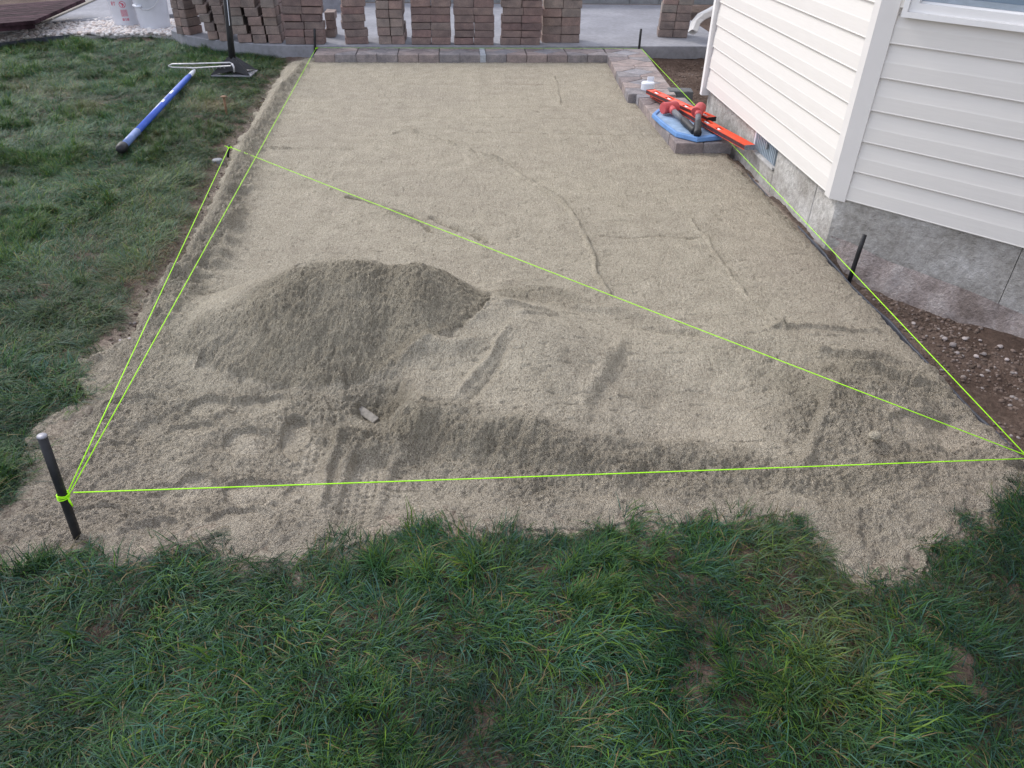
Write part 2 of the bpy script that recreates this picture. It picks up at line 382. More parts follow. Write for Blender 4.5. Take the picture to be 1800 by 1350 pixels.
def ground_z(x, y, sd=None):
    if sd is None: sd = sand_sd(x, y)
    z = -0.022+0.022*fbm(x, y, 2.2, 3, 5)+0.018*fbm(x, y, 11, 3, 9)
    z = z-0.16*ss(0.07, 0.16, sd+edge_wob(x, y))
    # soil pit by the house
    pit = ss(EDGE_X-0.02, EDGE_X+0.02, x)*ss(1.60, 1.80, y)*(1-ss(7.9, 8.1, y))
    pz = -0.155+0.03*fbm(x, y, 5, 4, 2)+0.012*lumps(x, y, 18, 3)+0.12*ss(3.25, 3.5, y)*(1-ss(4.8, 5.4, y))+0.04*ss(4.8, 5.4, y)+0.03*ss(6.4, 7.4, y)*0
    z = z*(1-pit)+pz*pit
    # ditch along the left side of the patio
    D, sde, par = seg_dist(x, y, [at(a, b)[:2] for a, b in ((520, 104), (478, 150), (443, 205), (400, 268), (345, 385), (255, 510), (215, 598))])
    z = z-0.030*np.exp(-(D/0.045)**2)
    return z
W = lambda a, b, z=0.0: at(a, b, z)[:2]
def gauss(x, y, c, rx, ry, ang=0.0, p=2):
    dx = x-c[0]; dy = y-c[1]; ca, sa = math.cos(ang), math.sin(ang)
    u = (dx*ca+dy*sa)/rx; v = (-dx*sa+dy*ca)/ry
    return np.exp(-(np.hypot(u, v)**p))
def pl(*pp): return [W(a, b) for a, b in pp]
def groove(x, y, P, wd, h, fade=True, side=0):
    D, sg, par = seg_dist(x, y, P)
    g = np.exp(-(D/wd)**2)
    if side: g = g*np.where(sg*side > 0, 1, 0.25)
    if fade: g = g*ss(0, 0.3, par)*(1-ss(0.7, 1, par))
    return h*g
def sand_height(x, y):
    nz = fbm(x, y, 3, 4, 1)
    wx = x+0.03*fbm(x, y, 6, 3, 21); wy = y+0.03*fbm(x, y, 6, 3, 22)
    near = 1-ss(2.2, 2.62, y+0.10*nz)                       # dug out area in front of the screeded plane
    z = -0.045*near*(1-ss(1.2, 1.7, x))
    rough = 0.12+0.60*near*(0.75+1.3*fbm(x, y, 4, 2, 170))
    damp_shade = np.zeros_like(x)
    # big mound
    cx, cy = -0.46, 2.80
    ux = (wx-cx)/np.where(wx < cx, 0.74, 0.60); uy = (wy-cy)/np.where(wy < cy, 0.455, 0.42)
    rr = np.sqrt(ux**2+uy**2+1e-9)
    m = 0.30*np.clip(1-np.maximum(rr-0.02, 0)**1.15, 0, 1)
    m = np.where(rr < 0.25, 0.30*(1-(0.25**1.15)/1.0)+0.30*(0.25**1.15)*(1-(rr/0.25)**2)*0.40, m)
    m = m+np.where(m > 0, 1, 0)*(0.010*fbm(x, y, 6, 3, 140)*ss(0, 0.08, m)*(1-ss(0.12, 0.22, m))); mm = ss(0.0, 0.012, m)
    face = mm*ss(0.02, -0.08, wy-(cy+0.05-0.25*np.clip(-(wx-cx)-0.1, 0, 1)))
    z = np.maximum(z, m-0.045*near)+0.020*np.exp(-((rr-1.0)/0.07)**2)*lumps(x, y, 24, 12)*(fbm(x, y, 6, 2, 142) > -0.1)
    rough = np.maximum(rough*(1-mm), 0)+mm*(0.25+0.65*face*(0.8+0.8*fbm(x, y, 5, 2, 171)))
    damp_shade = damp_shade+0.65*face*ss(-1.02, -0.72, x)  # camera side of the mound: wet tone plus shade put into the colour
    z = z+0.05*gauss(wx, wy, W(850, 585), 0.16, 0.13, -0.3)*(1-mm)
    # scraped plateau right of the mound, with a crumbling front slope
    f = [W(690, 735), W(790, 752), W(900, 772), W(1010, 800), W(1090, 800), W(1160, 790), W(1260, 800), W(1400, 815), W(1480, 825), W(1600, 810), W(1720, 780)]
    D, sg, par = seg_dist(wx, wy, f)
    sdp = D*sg                                              # positive beyond the lip
    xm = ss(0.0-0.32, -0.12, x)*(1-ss(1.45, 1.75, x))
    plat = 0.115*ss(-0.15+0.05*fbm(x, y, 7, 3, 180), 0.035, sdp)*(1-ss(0.55, 1.1, sdp))*xm
    hgt = 1-0.75*ss(0.22, 0.75, x)
    z = z+plat*hgt
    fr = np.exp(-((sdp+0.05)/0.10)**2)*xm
    rough = np.maximum(rough, 0.85*fr); damp_shade = damp_shade+0.62*fr*(1-0.4*ss(0.3, 0.8, x))
    smooth = ss(0.03, 0.09, sdp)*(1-ss(0.75, 0.95, sdp))*xm*(1-ss(1.0, 1.2, x))
    rough = rough*(1-0.7*smooth*(1-mm))
    z = z+0.045*gauss(wx, wy, W(960, 655), 0.34, 0.20, -0.2)
    # ledge between the screeded plane and the plateau
    z = z+groove(wx, wy, pl((850, 520), (905, 512), (960, 530), (1010, 545), (1090, 548), (1160, 565), (1290, 603)), 0.030, 0.022)
    z = z+groove(wx, wy, pl((830, 505), (900, 500), (960, 512), (1020, 530)), 0.03, 0.02)
    z = z-groove(wx, wy, pl((860, 530), (930, 533), (990, 545)), 0.03, 0.018)
    r_ = groove(wx, wy, pl((840, 530), (950, 520), (1060, 545)), 0.09, 1.0); rough = np.maximum(rough, 0.55*r_); damp_shade = damp_shade+0.35*r_
    z = z-groove(wx, wy, pl((1105, 580), (1180, 588), (1290, 600)), 0.022, 0.020)
    z = z+groove(wx, wy, pl((1108, 585), (1075, 640), (1040, 700), (1005, 775)), 0.034, 0.016)
    z = z-groove(wx, wy, pl((1122, 590), (1092, 640), (1060, 700), (1030, 765)), 0.036, 0.010)
    z = z+groove(wx, wy, pl((905, 610), (870, 655), (815, 705), (790, 740)), 0.016, 0.018)
    z = z-groove(wx, wy, pl((925, 620), (880, 670), (840, 710), (805, 750)), 0.014, 0.012)
    z = z+groove(wx, wy, pl((870, 630), (800, 650), (745, 650), (670, 672)), 0.035, 0.034)
    z = z+groove(wx, wy, pl((860, 600), (910, 580), (990, 562)), 0.028, 0.024)
    z = z+groove(wx, wy, pl((1000, 575), (940, 590), (890, 610)), 0.02, 0.014)
    # pit with the buried board
    pit = gauss(wx, wy, W(672, 705), 0.105, 0.075, -0.3, 4); z = z-0.060*pit
    damp_shade = damp_shade+0.8*pit
    rim = gauss(wx, wy, W(690, 662), 0.13, 0.04, -0.1); z = z+0.028*rim; rough = np.maximum(rough, rim)
    # ridge left by a wheel and the wheel track
    z = z+groove(wx, wy, pl((632, 742), (600, 775), (572, 815), (560, 860), (545, 920)), 0.016, 0.030)
    lump = groove(wx, wy, pl((540, 770), (620, 775), (700, 760), (760, 790)), 0.10, 1.0)
    z = z+0.040*lump; rough = np.maximum(rough, lump); damp_shade = damp_shade+0.45*lump
    T1 = pl((655, 790), (640, 830), (625, 870), (612, 915), (590, 965)); D, sg, par = seg_dist(x, y, T1)
    tr = ss(0.062, 0.045, D)*ss(0.0, 0.1, par); tr1 = tr
    tread = (np.cos(y*2*math.pi/0.0245+sg*1.2)*0.5+0.5)*(0.55+0.45*np.sign(np.cos(x*2*math.pi/0.026)))
    z = z*(1-tr)+tr*(-0.054+0.0085*tread); rough = rough*(1-0.93*tr)
    z = z+0.014*np.exp(-((D-0.072)/0.018)**2)*ss(0, .1, par)
    T2 = pl((545, 780), (525, 830)); D, sg, par = seg_dist(x, y, T2)
    tr = ss(0.045, 0.03, D); z = z*(1-tr)+tr*(-0.048+0.0065*tread); rough = rough*(1-0.85*tr)
    # heap at the right
    h1 = gauss(wx, wy, W(1480, 735), 0.18, 0.24, 0.25); z = z+0.052*h1
    h2 = gauss(wx, wy, W(1530, 700), 0.26, 0.10, -0.25); z = z+0.030*h2
    z = z-0.035*gauss(wx, wy, W(1420, 690), 0.06, 0.08, 0.2)
    z = z+groove(wx, wy, pl((1475, 670), (1450, 720), (1425, 790), (1410, 850)), 0.025, 0.022)
    z = z-groove(wx, wy, pl((1448, 690), (1432, 740), (1415, 790)), 0.018, 0.022)
    rough = np.maximum(rough, 0.95*np.maximum(h1, h2)); damp_shade = damp_shade+0.25*h1+0.35*gauss(wx, wy, W(1500, 668), 0.22, 0.05, -0.3)
    h3 = gauss(wx, wy, W(1215, 790), 0.12, 0.07); z = z+0.022*h3; rough = np.maximum(rough, 0.8*h3)
    # screed marks on the flat part
    for P, wd, h in ((pl((715, 228), (760, 240), (830, 268), (880, 285), (930, 315), (985, 355), (1020, 395), (1038, 440), (1045, 485), (1075, 515)), 0.011, 0.021),
                     (pl((660, 240), (690, 236), (718, 227)), 0.009, 0.012), (pl((590, 146), (1050, 150)), 0.007, -0.006), (pl((640, 205), (1080, 209)), 0.007, -0.006), (pl((930, 187), (1130, 190)), 0.008, -0.009), (pl((800, 232), (1140, 238)), 0.007, -0.006), (pl((1215, 385), (1260, 450), (1290, 500), (1375, 585)), 0.010, 0.014),
                     (pl((1340, 580), (1430, 583), (1540, 582)), 0.011, 0.020), (pl((1050, 415), (1230, 418)), 0.007, -0.008),
                     (pl((612, 346), (660, 356), (720, 380), (760, 405)), 0.014, -0.034), (pl((760, 383), (800, 398), (860, 425)), 0.020, -0.036),
                     (pl((680, 378), (720, 390), (760, 398)), 0.010, 0.020), (pl((470, 262), (540, 263), (622, 262)), 0.009, 0.013),
                     (pl((975, 135), (985, 180)), 0.012, 0.012), (pl((420, 375), (400, 420), (390, 470)), 0.04, 0.03),
                     (pl((1370, 300), (1440, 395), (1500, 480)), 0.02, 0.005), (pl((850, 118), (860, 140)), 0.01, 0.004),
                     (pl((1440, 625), (1530, 628), (1600, 640)), 0.018, 0.030), (pl((1450, 655), (1540, 660), (1620, 675)), 0.03, 0.032)):
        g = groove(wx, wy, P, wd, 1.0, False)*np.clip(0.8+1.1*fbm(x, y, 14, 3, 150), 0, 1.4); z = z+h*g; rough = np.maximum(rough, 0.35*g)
        damp_shade = damp_shade+(0.7*g if h < 0 else 0.12*g)  # shadow held in the grooves is painted into the sand colour
    # foot prints and shallow dents in the trodden area
    for a, b, rx, ry, an in ((340, 705, .10, .055, .3), (440, 700, .09, .05, .2), (425, 765, .075, .055, 0), (345, 745, .10, .05, .2), 
                             (200, 770, .07, .05, 0), (330, 840, .09, .05, .4), (450, 850, .10, .06, -.2), (165, 905, .08, .05, 0),
                             (230, 700, .08, .05, .3), (420, 920, .08, .10, .1),
                             (1640, 760, .16, .09, .2), (260, 930, .1, .04, .2), (520, 760, .05, .09, .1)):
        c = W(a, b); dx = x-c[0]; dy = y-c[1]; ca, sa = math.cos(an), math.sin(an)
        r = np.hypot((dx*ca+dy*sa)/rx, (-dx*sa+dy*ca)/ry)+0.9*fbm(x, y, 8, 3, a)
        d = ss(1.04, 0.90, r); z = z-0.009*d+0.0065*np.exp(-((r-1.09)/0.08)**2)*ss(-0.6, 0.5, (dy+0.4*dx)/ry); rough = rough*(1-0.8*d)
        rough = np.maximum(rough, 0.55*np.exp(-((r-1.12)/0.2)**2)*(y < 2.6))
    # loose berm along the left
    B = pl((535, 118), (500, 160), (470, 215), (440, 265), (420, 330), (390, 400), (330, 490), (285, 560))
    D, sg, par = seg_dist(x, y, B); wd = 0.05+0.09*par
    b = np.exp(-((D/wd)**2)); z = z+b*(0.030+0.02*par)*(0.8+1.3*fbm(x, y, 12, 3, 61)+0.5*lumps(x, y, 14, 62)); rough = np.maximum(rough, b*1.0)
    b2 = groove(x, y, pl((440, 300), (405, 400), (350, 500)), 0.05, 1.0); z = z-0.02*b2*(1-b)
    # strip by the house
    e = ss(1.60, 1.86, x); rough = np.maximum(rough, 0.35*e*ss(7.0, 5, y)); z = z-0.02*ss(1.80, 1.89, x)*(y < 4.9)
    front = 1-ss(1.55, 1.85, y); rough = np.maximum(rough, 0.7*front); z = z+0.022*front*(1-mm)
    lf = 1-ss(-1.15, -0.8, x+0.2*(y-2)); rough = np.maximum(rough, 0.75*lf*(y < 3.2))
    z = z+0.022*fbm(x, y, 4, 3, 31)*near+(0.019*fbm(x, y, 13, 4, 35, 0.6)+0.012*lumps(x, y, 11, 36)*rough)*near*(1-0.7*mm)*(1-0.8*tr1)*(1-0.6*smooth)+0.004*fbm(x, y, 2, 3, 33)+0.0020*fbm(x*1.4, y*14, 3, 3, 36)*(1-near)
    z = z-0.06*gauss(x, y, W(139, 950), 0.03, 0.022, 0, 4)-0.05*gauss(x, y, W(3, 940), 0.05, 0.03)
    rough = np.maximum(rough, pit); rough = np.clip(rough, 0, 1)
    return z, rough, np.clip(damp_shade, 0, 1)
def sand_detail(x, y, rough):
    l1 = lumps(x, y, 34, 1); l2 = lumps(x, y, 66, 2); l3 = lumps(x, y, 120, 3)
    n = fbm(x, y, 40, 4, 40, 0.6)
    big = lumps(x, y, 13, 5)*ss(0.12, 0.42, fbm(x, y, 3, 3, 51)+0.12)
    clod = gauss(x, y, W(690, 690), 0.15, 0.09, 0, 4)*0.022*lumps(x, y, 17, 6)
    return clod+rough**1.5*(0.0095*l1+0.0100*l2+0.0056*l3+0.010*n+0.014*big*rough)+(0.0022*l3+0.0032*fbm(x, y, 60, 3, 60, .7))-0.0055*ss(0.30, 0.42, vn(x*0.6, y*1.6, 38, 62))*(rough < 0.6)

# sand sheet, rows get finer towards the camera
ys = [1.30]
while ys[-1] < 8.10: ys.append(ys[-1]+0.0030*max(1.0, (ys[-1]/1.7))**1.35)
xs = np.linspace(-1.95, 1.93, 1180)
X, Y = np.meshgrid(xs, np.array(ys))
sd = sand_sd(X, Y)
zz, ro_, da_ = sand_height(X, Y)
z = zz+sand_detail(X, Y, ro_)
sde = sd+edge_wob(X, Y)
# straighter edge beside the house
hs_ = ss(1.6, 1.8, X)*(Y > 1.75)
sde = sde*(1-hs_)+hs_*(EDGE_X-0.004-X+0.030*fbm(X, Y, 11, 4, 73, 0.6))
t = ss(-0.012, 0.05, sde)
gz = ground_z(X, Y, sd)
gout = -0.022+0.022*fbm(X, Y, 2.2, 3, 5)+0.018*fbm(X, Y, 11, 3, 9)
left_ = (X < -0.95) & (Y > 2.55)
wdt = np.where(left_, 0.07, 0.17)
fth = ss(0.0, 1.0, sde/wdt)
zs = gout-0.001*(1-fth)+(z-gout)*fth+(0.3+ro_)*(1-fth)*(0.012*lumps(X, Y, 34, 9)+0.010*fbm(X, Y, 30, 3, 91))
gz = ground_z(X, Y, sd)
zs = zs-0.25*ss(-0.005, -0.05, sde)
zh = z*ss(-0.012, 0.03, sde)+(np.minimum(gz, -0.05)-0.09)*(1-ss(-0.012, 0.03, sde))
z = zs*(1-hs_)+zh*hs_
pink = np.clip(ss(2.5, 1.6, Y)*0.6+ss(-0.9, -1.25, X+0.25*(Y-2))*0.5*(Y < 4)+ss(1.2, 1.75, X)*0.5+0.35*fbm(X, Y, 1.2, 3, 90), 0, 1)
print('sand verts', X.size)
sand = grid_mesh('sand', X, Y, z, M_sand, {'damp_shade': da_, 'pink': pink, 'rough': ro_}, sde > -0.05); print('sand tris', 2*len(sand.data.polygons)); tag(sand, kind='structure')

# ground sheet to the horizon
def axis(lo, hi, st, far):
    a = list(np.arange(lo, hi, st)); s = st; l = [lo]; r = [a[-1]]
    while r[-1] < far: s *= 1.35; r.append(r[-1]+s)
    s = st
    while l[-1] > -far: s *= 1.35; l.append(l[-1]-s)
    return np.array(l[:0:-1]+a+r[1:])
gx = axis(-4.5, 3.2, 0.025, 900); gy = axis(0.3, 9.0, 0.028, 900)
GX, GY = np.meshgrid(gx, gy)
GZ = ground_z(GX, GY)
farm = np.clip((np.maximum(np.abs(GX)-5, 0)+np.maximum(np.abs(GY-4)-6, 0))/3, 0, 1)
GZ = GZ*(1-farm)-0.03*farm
gsd = sand_sd(GX, GY)
gdust = np.clip(0.85*ss(-0.16, -0.01, gsd)*(GX < EDGE_X)+0.30*ss(EDGE_X+0.5, EDGE_X, GX)*(GX > EDGE_X), 0, 1)
ground = grid_mesh('ground', GX, GY, GZ, M_soil, {'dust': gdust}); tag(ground, kind='structure')

# ------------------------------------------------------------------ concrete slab, paths
sl_poly = [W(300, 52, .09), W(326, 62, .09), W(364, 68.5, .09), W(415, 74, .09), W(470, 78.5, .09), W(520, 80, .09)]
slab_front = [(p[0], max(p[1], 8.13)) for p in sl_poly]+[(2.9, 8.13)]
slab = MB().prism(slab_front+[(2.9, 10.9), (slab_front[0][0], 10.9)], -0.03, 0.09, 0.008).build('patio_slab', M_slab); tag(slab, kind='structure')
# rough skirt under the slab edge seen beside the dug soil
MB().box(-1.9, 2.9, 8.17, 10.8, -0.2, -0.03).build('slab_base', M_kerbc); tag(bpy.data.objects['slab_base'], kind='structure')
pth = [at(62, 40, .05), at(205, 32, .05)]
path = MB().prism([(at(62, 41, .04)[0], at(62, 41, .04)[1]), tuple(at(200, 35, .04)[:2]), (-3.0, 10.5), (-3.0, 14), (at(140, -12, .04)[0], 14)], -0.1, 0.045, 0.005).build('path', M_slab); tag(path, kind='structure')

# ------------------------------------------------------------------ house
house = empty('house', (1.9, 3.5, 0), label='house corner with cream vinyl lap siding over a stained concrete foundation', cat='house')
def hb(mb, name, m, parent=None, bevel=0.0, smooth=False):
    par = parent or house
    base = np.array([1.9, 3.5, 0])
    mb.xf(lambda p: p-base); o = mb.build(name, m, par, smooth, bevel)
    return o
Cc = at_x(1457, 347, 1.885)                       # bottom of the corner post edge
XW = 1.905; CY = Cc[1]; AL = math.radians(42.5)
bd = np.array([math.sin(AL), -math.cos(AL)]); bn = np.array([-math.cos(AL), -math.sin(AL)])     # along the bay wall / outward
Cxy = np.array([1.885, CY])
BAYL = 1.30; FARY = 5.72; ZB, PIT, NC = 0.250, 0.1445, 18
def lw(y, o, z): return (XW-o, y, z)              # left wall: outwards is -X
O2 = Cxy-bn*0.018                                  # bay siding plane is behind the post face
def bw(s, o, z): p = O2+bd*s+bn*o; return (p[0], p[1], z)
prof = [(0.0005, PIT+0.006), (0.0100, PIT*0.50), (0.0112, PIT*0.46), (0.0128, 0.006), (0.0142, 0.003), (0.0135, 0.0), (0.0, 0.001)]
def course(fn, a, b, n=1):
    mb = MB(); vs = []; fs = []; k = len(prof)
    for t in (a, b):
        for o, z in prof: vs.append(fn(t, o, z))
    for i in range(k-1): fs.append((i, i+1, k+i+1, k+i))
    fs += [tuple(range(k)), tuple(range(2*k-1, k-1, -1))]
    return mb.add(vs, fs)
me_cache = {}
def put_course(key, fn, a, b, i):
    if key not in me_cache:
        o = hb(course(fn, a, b), 'siding_board', M_siding); me_cache[key] = o.data
    else:
        o = link('siding_board', me_cache[key], None, house)
    o.location = (0, 0, ZB+PIT*i)
WS0, WS1, WZ0, WZ1 = 0.105, 1.02, 1.085, 2.15
for i in range(NC):
    put_course('L', lw, CY+0.055, FARY, i)
    z0 = ZB+PIT*i
    if z0+PIT > WZ0+0.01 and z0 < WZ1-0.02:
        if z0 < WZ0:
            # board notched below the window
            mb = course(bw, 0.075, BAYL); hgt = WZ0-z0
            mb.v = [(x, y, min(zv, hgt)) for x, y, zv in mb.v]; o = hb(mb, 'siding_board', M_siding); o.location = (0, 0, z0)
            o2 = None
        else: put_course('B2', bw, WS1, BAYL, i)
        if z0 >= WZ0: put_course('B1', bw, 0.075, WS0+0.01, i)
    else: put_course('B', bw, 0.075, BAYL, i)
# wall core behind the siding
TOPZ = ZB+PIT*NC
e0 = O2-bn*0.06; core = [(XW+0.004, CY+0.03), tuple(O2-bn*0.004+bd*0.05), tuple(O2-bn*0.004+bd*BAYL), (O2+bd*BAYL)[0:2]+np.array([0, -3.0]), (7.0, (O2+bd*BAYL)[1]-3.0), (7.0, 8.1), (2.72, 8.1), (2.72, 6.55), (XW+0.09, FARY), (XW+0.004, FARY)]
wp = [tuple(p) for p in core]
winc = O2+bd*(WS0+WS1)/2
hb(MB().prism(wp[::1], ZB+0.01, TOPZ), 'wall', M_post)
# roof slab with eaves, well above the frame
hb(MB().prism([(1.55, 3.3), (2.35, 2.4), (2.35, -1.2), (7.4, -1.2), (7.4, 8.5), (2.3, 8.5), (2.3, 6.6), (1.55, 5.9)], TOPZ, TOPZ+0.22), 'roof', M_trim)
# corner posts
pc = MB(); pw = 0.082
p0 = Cxy; 
poly = [tuple(p0), tuple(p0+bd*pw), tuple(p0+bd*pw-bn*0.022), tuple(p0+np.array([0.022, 0.0])+bd*0.02), (p0[0]+0.022, p0[1]+0.055), (p0[0], p0[1]+0.055)]
hb(pc.prism(poly, ZB-0.012, TOPZ-0.002), 'corner_post', M_post)
hb(MB().box(1.868, 1.925, FARY+0.012, FARY+0.055, ZB-0.055, TOPZ-0.002), 'corner_post', M_trim)
# foundation
FX = 1.925
def fpan(y0, y1, z0, z1, name='foundation_panel'):
    return hb(MB().box(FX, FX+0.2, y0, y1, z0, z1), name, M_found, bevel=0.004)
C2 = Cxy-bn*0.042+np.array([0.0, 0.0])
ycor = CY-0.015
fy = at_x(1418, 400, FX)[1]
v0, v1 = at_x(1360, 300, FX)[1], at_x(1320, 268, FX)[1]; vz = 0.105
fpan(fy+0.004, v0, -0.35, ZB+0.012); fpan(v1, FARY+0.03, -0.35, ZB+0.012); fpan(v0+0.0005, v1-0.0005, -0.35, vz)
# near corner panel: a wedge that turns into the bay wall
fc = np.array([FX, ycor])
def fb(s, o): p = fc+bd*s+bn*o; return (p[0], p[1])
jz = 0.84
hb(MB().prism([tuple(fc), fb(jz, 0), fb(jz, -0.2), (FX+0.2, fy-0.004), (FX, fy-0.004)], -0.45, ZB+0.012), 'foundation_panel', M_found)
hb(MB().prism([fb(jz+0.003, 0), fb(BAYL, 0), fb(BAYL, -0.2), fb(jz+0.003, -0.2)], -0.45, ZB+0.011), 'foundation_panel', M_found)
q = fb(BAYL, 0)
hb(MB().prism([(q[0]+0.001, q[1]), (q[0]+0.2, q[1]), (q[0]+0.2, q[1]-3), (q[0]+0.001, q[1]-3)], -0.45, ZB+0.01), 'foundation_panel', M_found)
# footing: rough bulge low on the bay wall
n = 60; vs = []; fs = []
ft = [(0.0, 0.05), (0.012, 0.02), (0.03, -0.03), (0.05, -0.09), (0.06, -0.16), (0.075, -0.30)]
for i in range(n+1):
    s_ = 0.02+(jz+0.44)*i/n
    for k, (o, zv) in enumerate(ft):
        nn = float(vn(np.array([s_*1.0]), np.array([k*0.2]), 14, 3)[0]); n2 = float(vn(np.array([s_*1.0]), np.array([k*1.3]), 60, 4)[0])
        p = fb(s_, 0.002+o*ss(0, 0.15, s_)+(0.02*nn+0.012*n2)*(k > 0)); vs.append((p[0], p[1], zv+0.04*float(vn(np.array([s_]), np.array([0.]), 5, 8)[0])-0.10*s_))
K = len(ft); fs = [(i*K+k, i*K+k+1, (i+1)*K+k+1, (i+1)*K+k) for i in range(n) for k in range(K-1)]
hb(MB().add(vs, fs), 'footing', M_foot, smooth=True)
hb(MB().box(1.901, FX-0.001, CY+0.03, 4.96, -0.3, -0.034), 'footing', M_foot)
# far side of the bay and the recessed wall behind
hb(MB().prism([(FX+0.004, FARY+0.031), (2.75, 6.57), (2.75, 8.05), (2.95, 8.05), (2.95, 6.5), (FX+0.19, FARY+0.031)], -0.35, ZB), 'foundation_panel', M_found)
# vent window in the left foundation
vent = hb(MB().box(FX+0.012, FX+0.03, v0+0.03, v1-0.04, vz+0.015, ZB+0.002), 'vent_panel', M_ventm)
vm = MB(); k = 12
for i in range(k):
    yy = v0+0.035+(v1-v0-0.08)*i/k
    vm.box(FX+0.004, FX+0.0115, yy, yy+(v1-v0-0.08)/k*0.45, vz+0.02, ZB)
hb(vm, 'vent_rib', M_ventm); tag(bpy.data.objects['vent_rib'], kind='stuff')
hb(MB().box(FX-0.004, FX+0.02, v1-0.039, v1-0.018, vz+0.012, ZB), 'vent_frame', M_white)
hb(MB().box(FX-0.012, FX+0.02, v0+0.004, v1-0.002, vz+0.001, vz+0.014), 'vent_sill', M_kerbc)
hb(MB().prism([(FX-0.01, (v0+v1)/2-0.05), (FX+0.003, (v0+v1)/2-0.05), (FX+0.003, (v0+v1)/2-0.025), (FX-0.01, (v0+v1)/2-0.03)], 0.185, 0.215), 'vent_latch', M_grey)
# window in the bay wall
win = hb(MB(), 'window', M_trim) if False else None
def ring(fn, s0, s1, z0, z1, wd, o0, o1, name, m, parent=None, wb=None):
    wb = wb or wd; mb = MB()
    def bx(a, b, c, d):
        vs = [fn(a, o0, c), fn(b, o0, c), fn(b, o0, d), fn(a, o0, d), fn(a, o1, c), fn(b, o1, c), fn(b, o1, d), fn(a, o1, d)]
        mb.add(vs, [(0, 1, 2, 3), (4, 7, 6, 5), (0, 4, 5, 1), (1, 5, 6, 2), (2, 6, 7, 3), (3, 7, 4, 0)])
    bx(s0, s0+wd, z0, z1); bx(s1-wd, s1, z0, z1); bx(s0+wd, s1-wd, z0, z0+wb); bx(s0+wd, s1-wd, z1-wd, z1)
    return hb(mb, name, m, parent)
frame = ring(bw, WS0, WS1, WZ0, WZ1, 0.022, 0.0, 0.042, 'window', M_trim)
def child(o, par):
    o.parent = par; return o
fr2 = ring(bw, WS0+0.0225, WS1-0.0225, WZ0+0.0225, WZ1-0.0225, 0.035, 0.0, 0.030, 'window_frame', M_trim); fr2.parent = frame
# sloping sill inside the frame
def quadbox(fn, s0, s1, pts, name, m, par=None):
    k = len(pts); vs = [fn(s0, o, z) for o, z in pts]+[fn(s1, o, z) for o, z in pts]
    fs = [tuple(range(k)), tuple(range(2*k-1, k-1, -1))]+[(i, (i+1) % k, k+(i+1) % k, k+i) for i in range(k)]
    o = hb(MB().add(vs, fs), name, m); 
    if par: o.parent = par
    return o
quadbox(bw, WS0+0.058, WS1-0.058, [(0.027, WZ0+0.040), (0.003, WZ0+0.066), (0.0, WZ0+0.066), (0.0, WZ0+0.03), (0.027, WZ0+0.03)], 'window_sill', M_trim, frame)
quadbox(bw, WS0+0.058, WS1-0.058, [(0.006, WZ0+0.0665), (0.006, WZ0+0.088), (0.002, WZ0+0.088), (0.002, WZ0+0.0665)], 'sash', M_ventm, frame)
quadbox(bw, WS0+0.058, WS1-0.058, [(0.003, WZ0+0.0885), (0.003, WZ1-0.06), (0.001, WZ1-0.06), (0.001, WZ0+0.0885)], 'pane', M_glass, frame)
# downspout from the recessed wall
dsx = at_y(1222, 52, 8.35)
ds = MB()
pts = [(2.99, 8.60, 1.9), (2.99, 8.60, 0.62), (2.96, 8.60, 0.50), (2.87, 8.56, 0.42), (2.74, 8.50, 0.36), (2.62, 8.44, 0.32), (2.55, 8.38, 0.27), (2.52, 8.33, 0.19)]
def rect_tube(pts, a, b):
    """rectangular pipe along pts (open at the end), a half width in y, b half height"""
    vs = []; n = len(pts); P = [np.array(p) for p in pts]
    for inner in (1.0, 0.86):
        for i, p in enumerate(P):
            t = P[min(i+1, n-1)]-P[max(i-1, 0)]; t = t/np.linalg.norm(t); side = np.array([0, 1.0, 0]); side = side-t*(side@t); side /= np.linalg.norm(side); up = np.cross(t, side)
            for ca, cb in ((-1, -.7), (-.75, -1), (.75, -1), (1, -.7), (1, .7), (.75, 1), (-.75, 1), (-1, .7)):
                vs.append(p+side*a*ca*inner+up*b*cb*inner)
    g = 8; fs = [(l*n*g+i*g+k, l*n*g+i*g+(k+1) % g, l*n*g+(i+1)*g+(k+1) % g, l*n*g+(i+1)*g+k) for l in (0, 1) for i in range(n-1) for k in range(g)]
    fs += [((n-1)*g+k, (n-1)*g+(k+1) % g, n*g+(n-1)*g+(k+1) % g, n*g+(n-1)*g+k) for k in range(g)]
    return MB().add(vs, fs)
hb(rect_tube(pts, 0.05, 0.036), 'downspout', M_post)

# block wall behind the slab
bwall = empty('block_wall', (0, 11.0, 0), label='low grey block wall behind the patio slab, joints between its blocks', cat='wall')
bxs = np.arange(-3.2, 3.4, 0.4)
bme = None
for row in range(3):
    for bx_ in bxs:
        xo = bx_+(0.2 if row % 2 else 0)
        if bme is None:
            o = MB().box(0.002, 0.398, 0, 0.18, 0.002, 0.193).build('block', M_block, bwall, bevel=0.004); bme = o.data
        else: o = link('block', bme, None, bwall)
        o.location = (xo, -0.02+0.004*random.random(), 0.08+0.195*row)
for i, x_ in enumerate((at_y(566, 0, 10.6)[0],)):
    st = MB().box(x_, x_+0.32, 10.15, 10.95, 0.0905, 0.24).build('concrete_step', M_slab); tag(st, 'pale concrete step seen through the gap right of the long low stack', 'step')

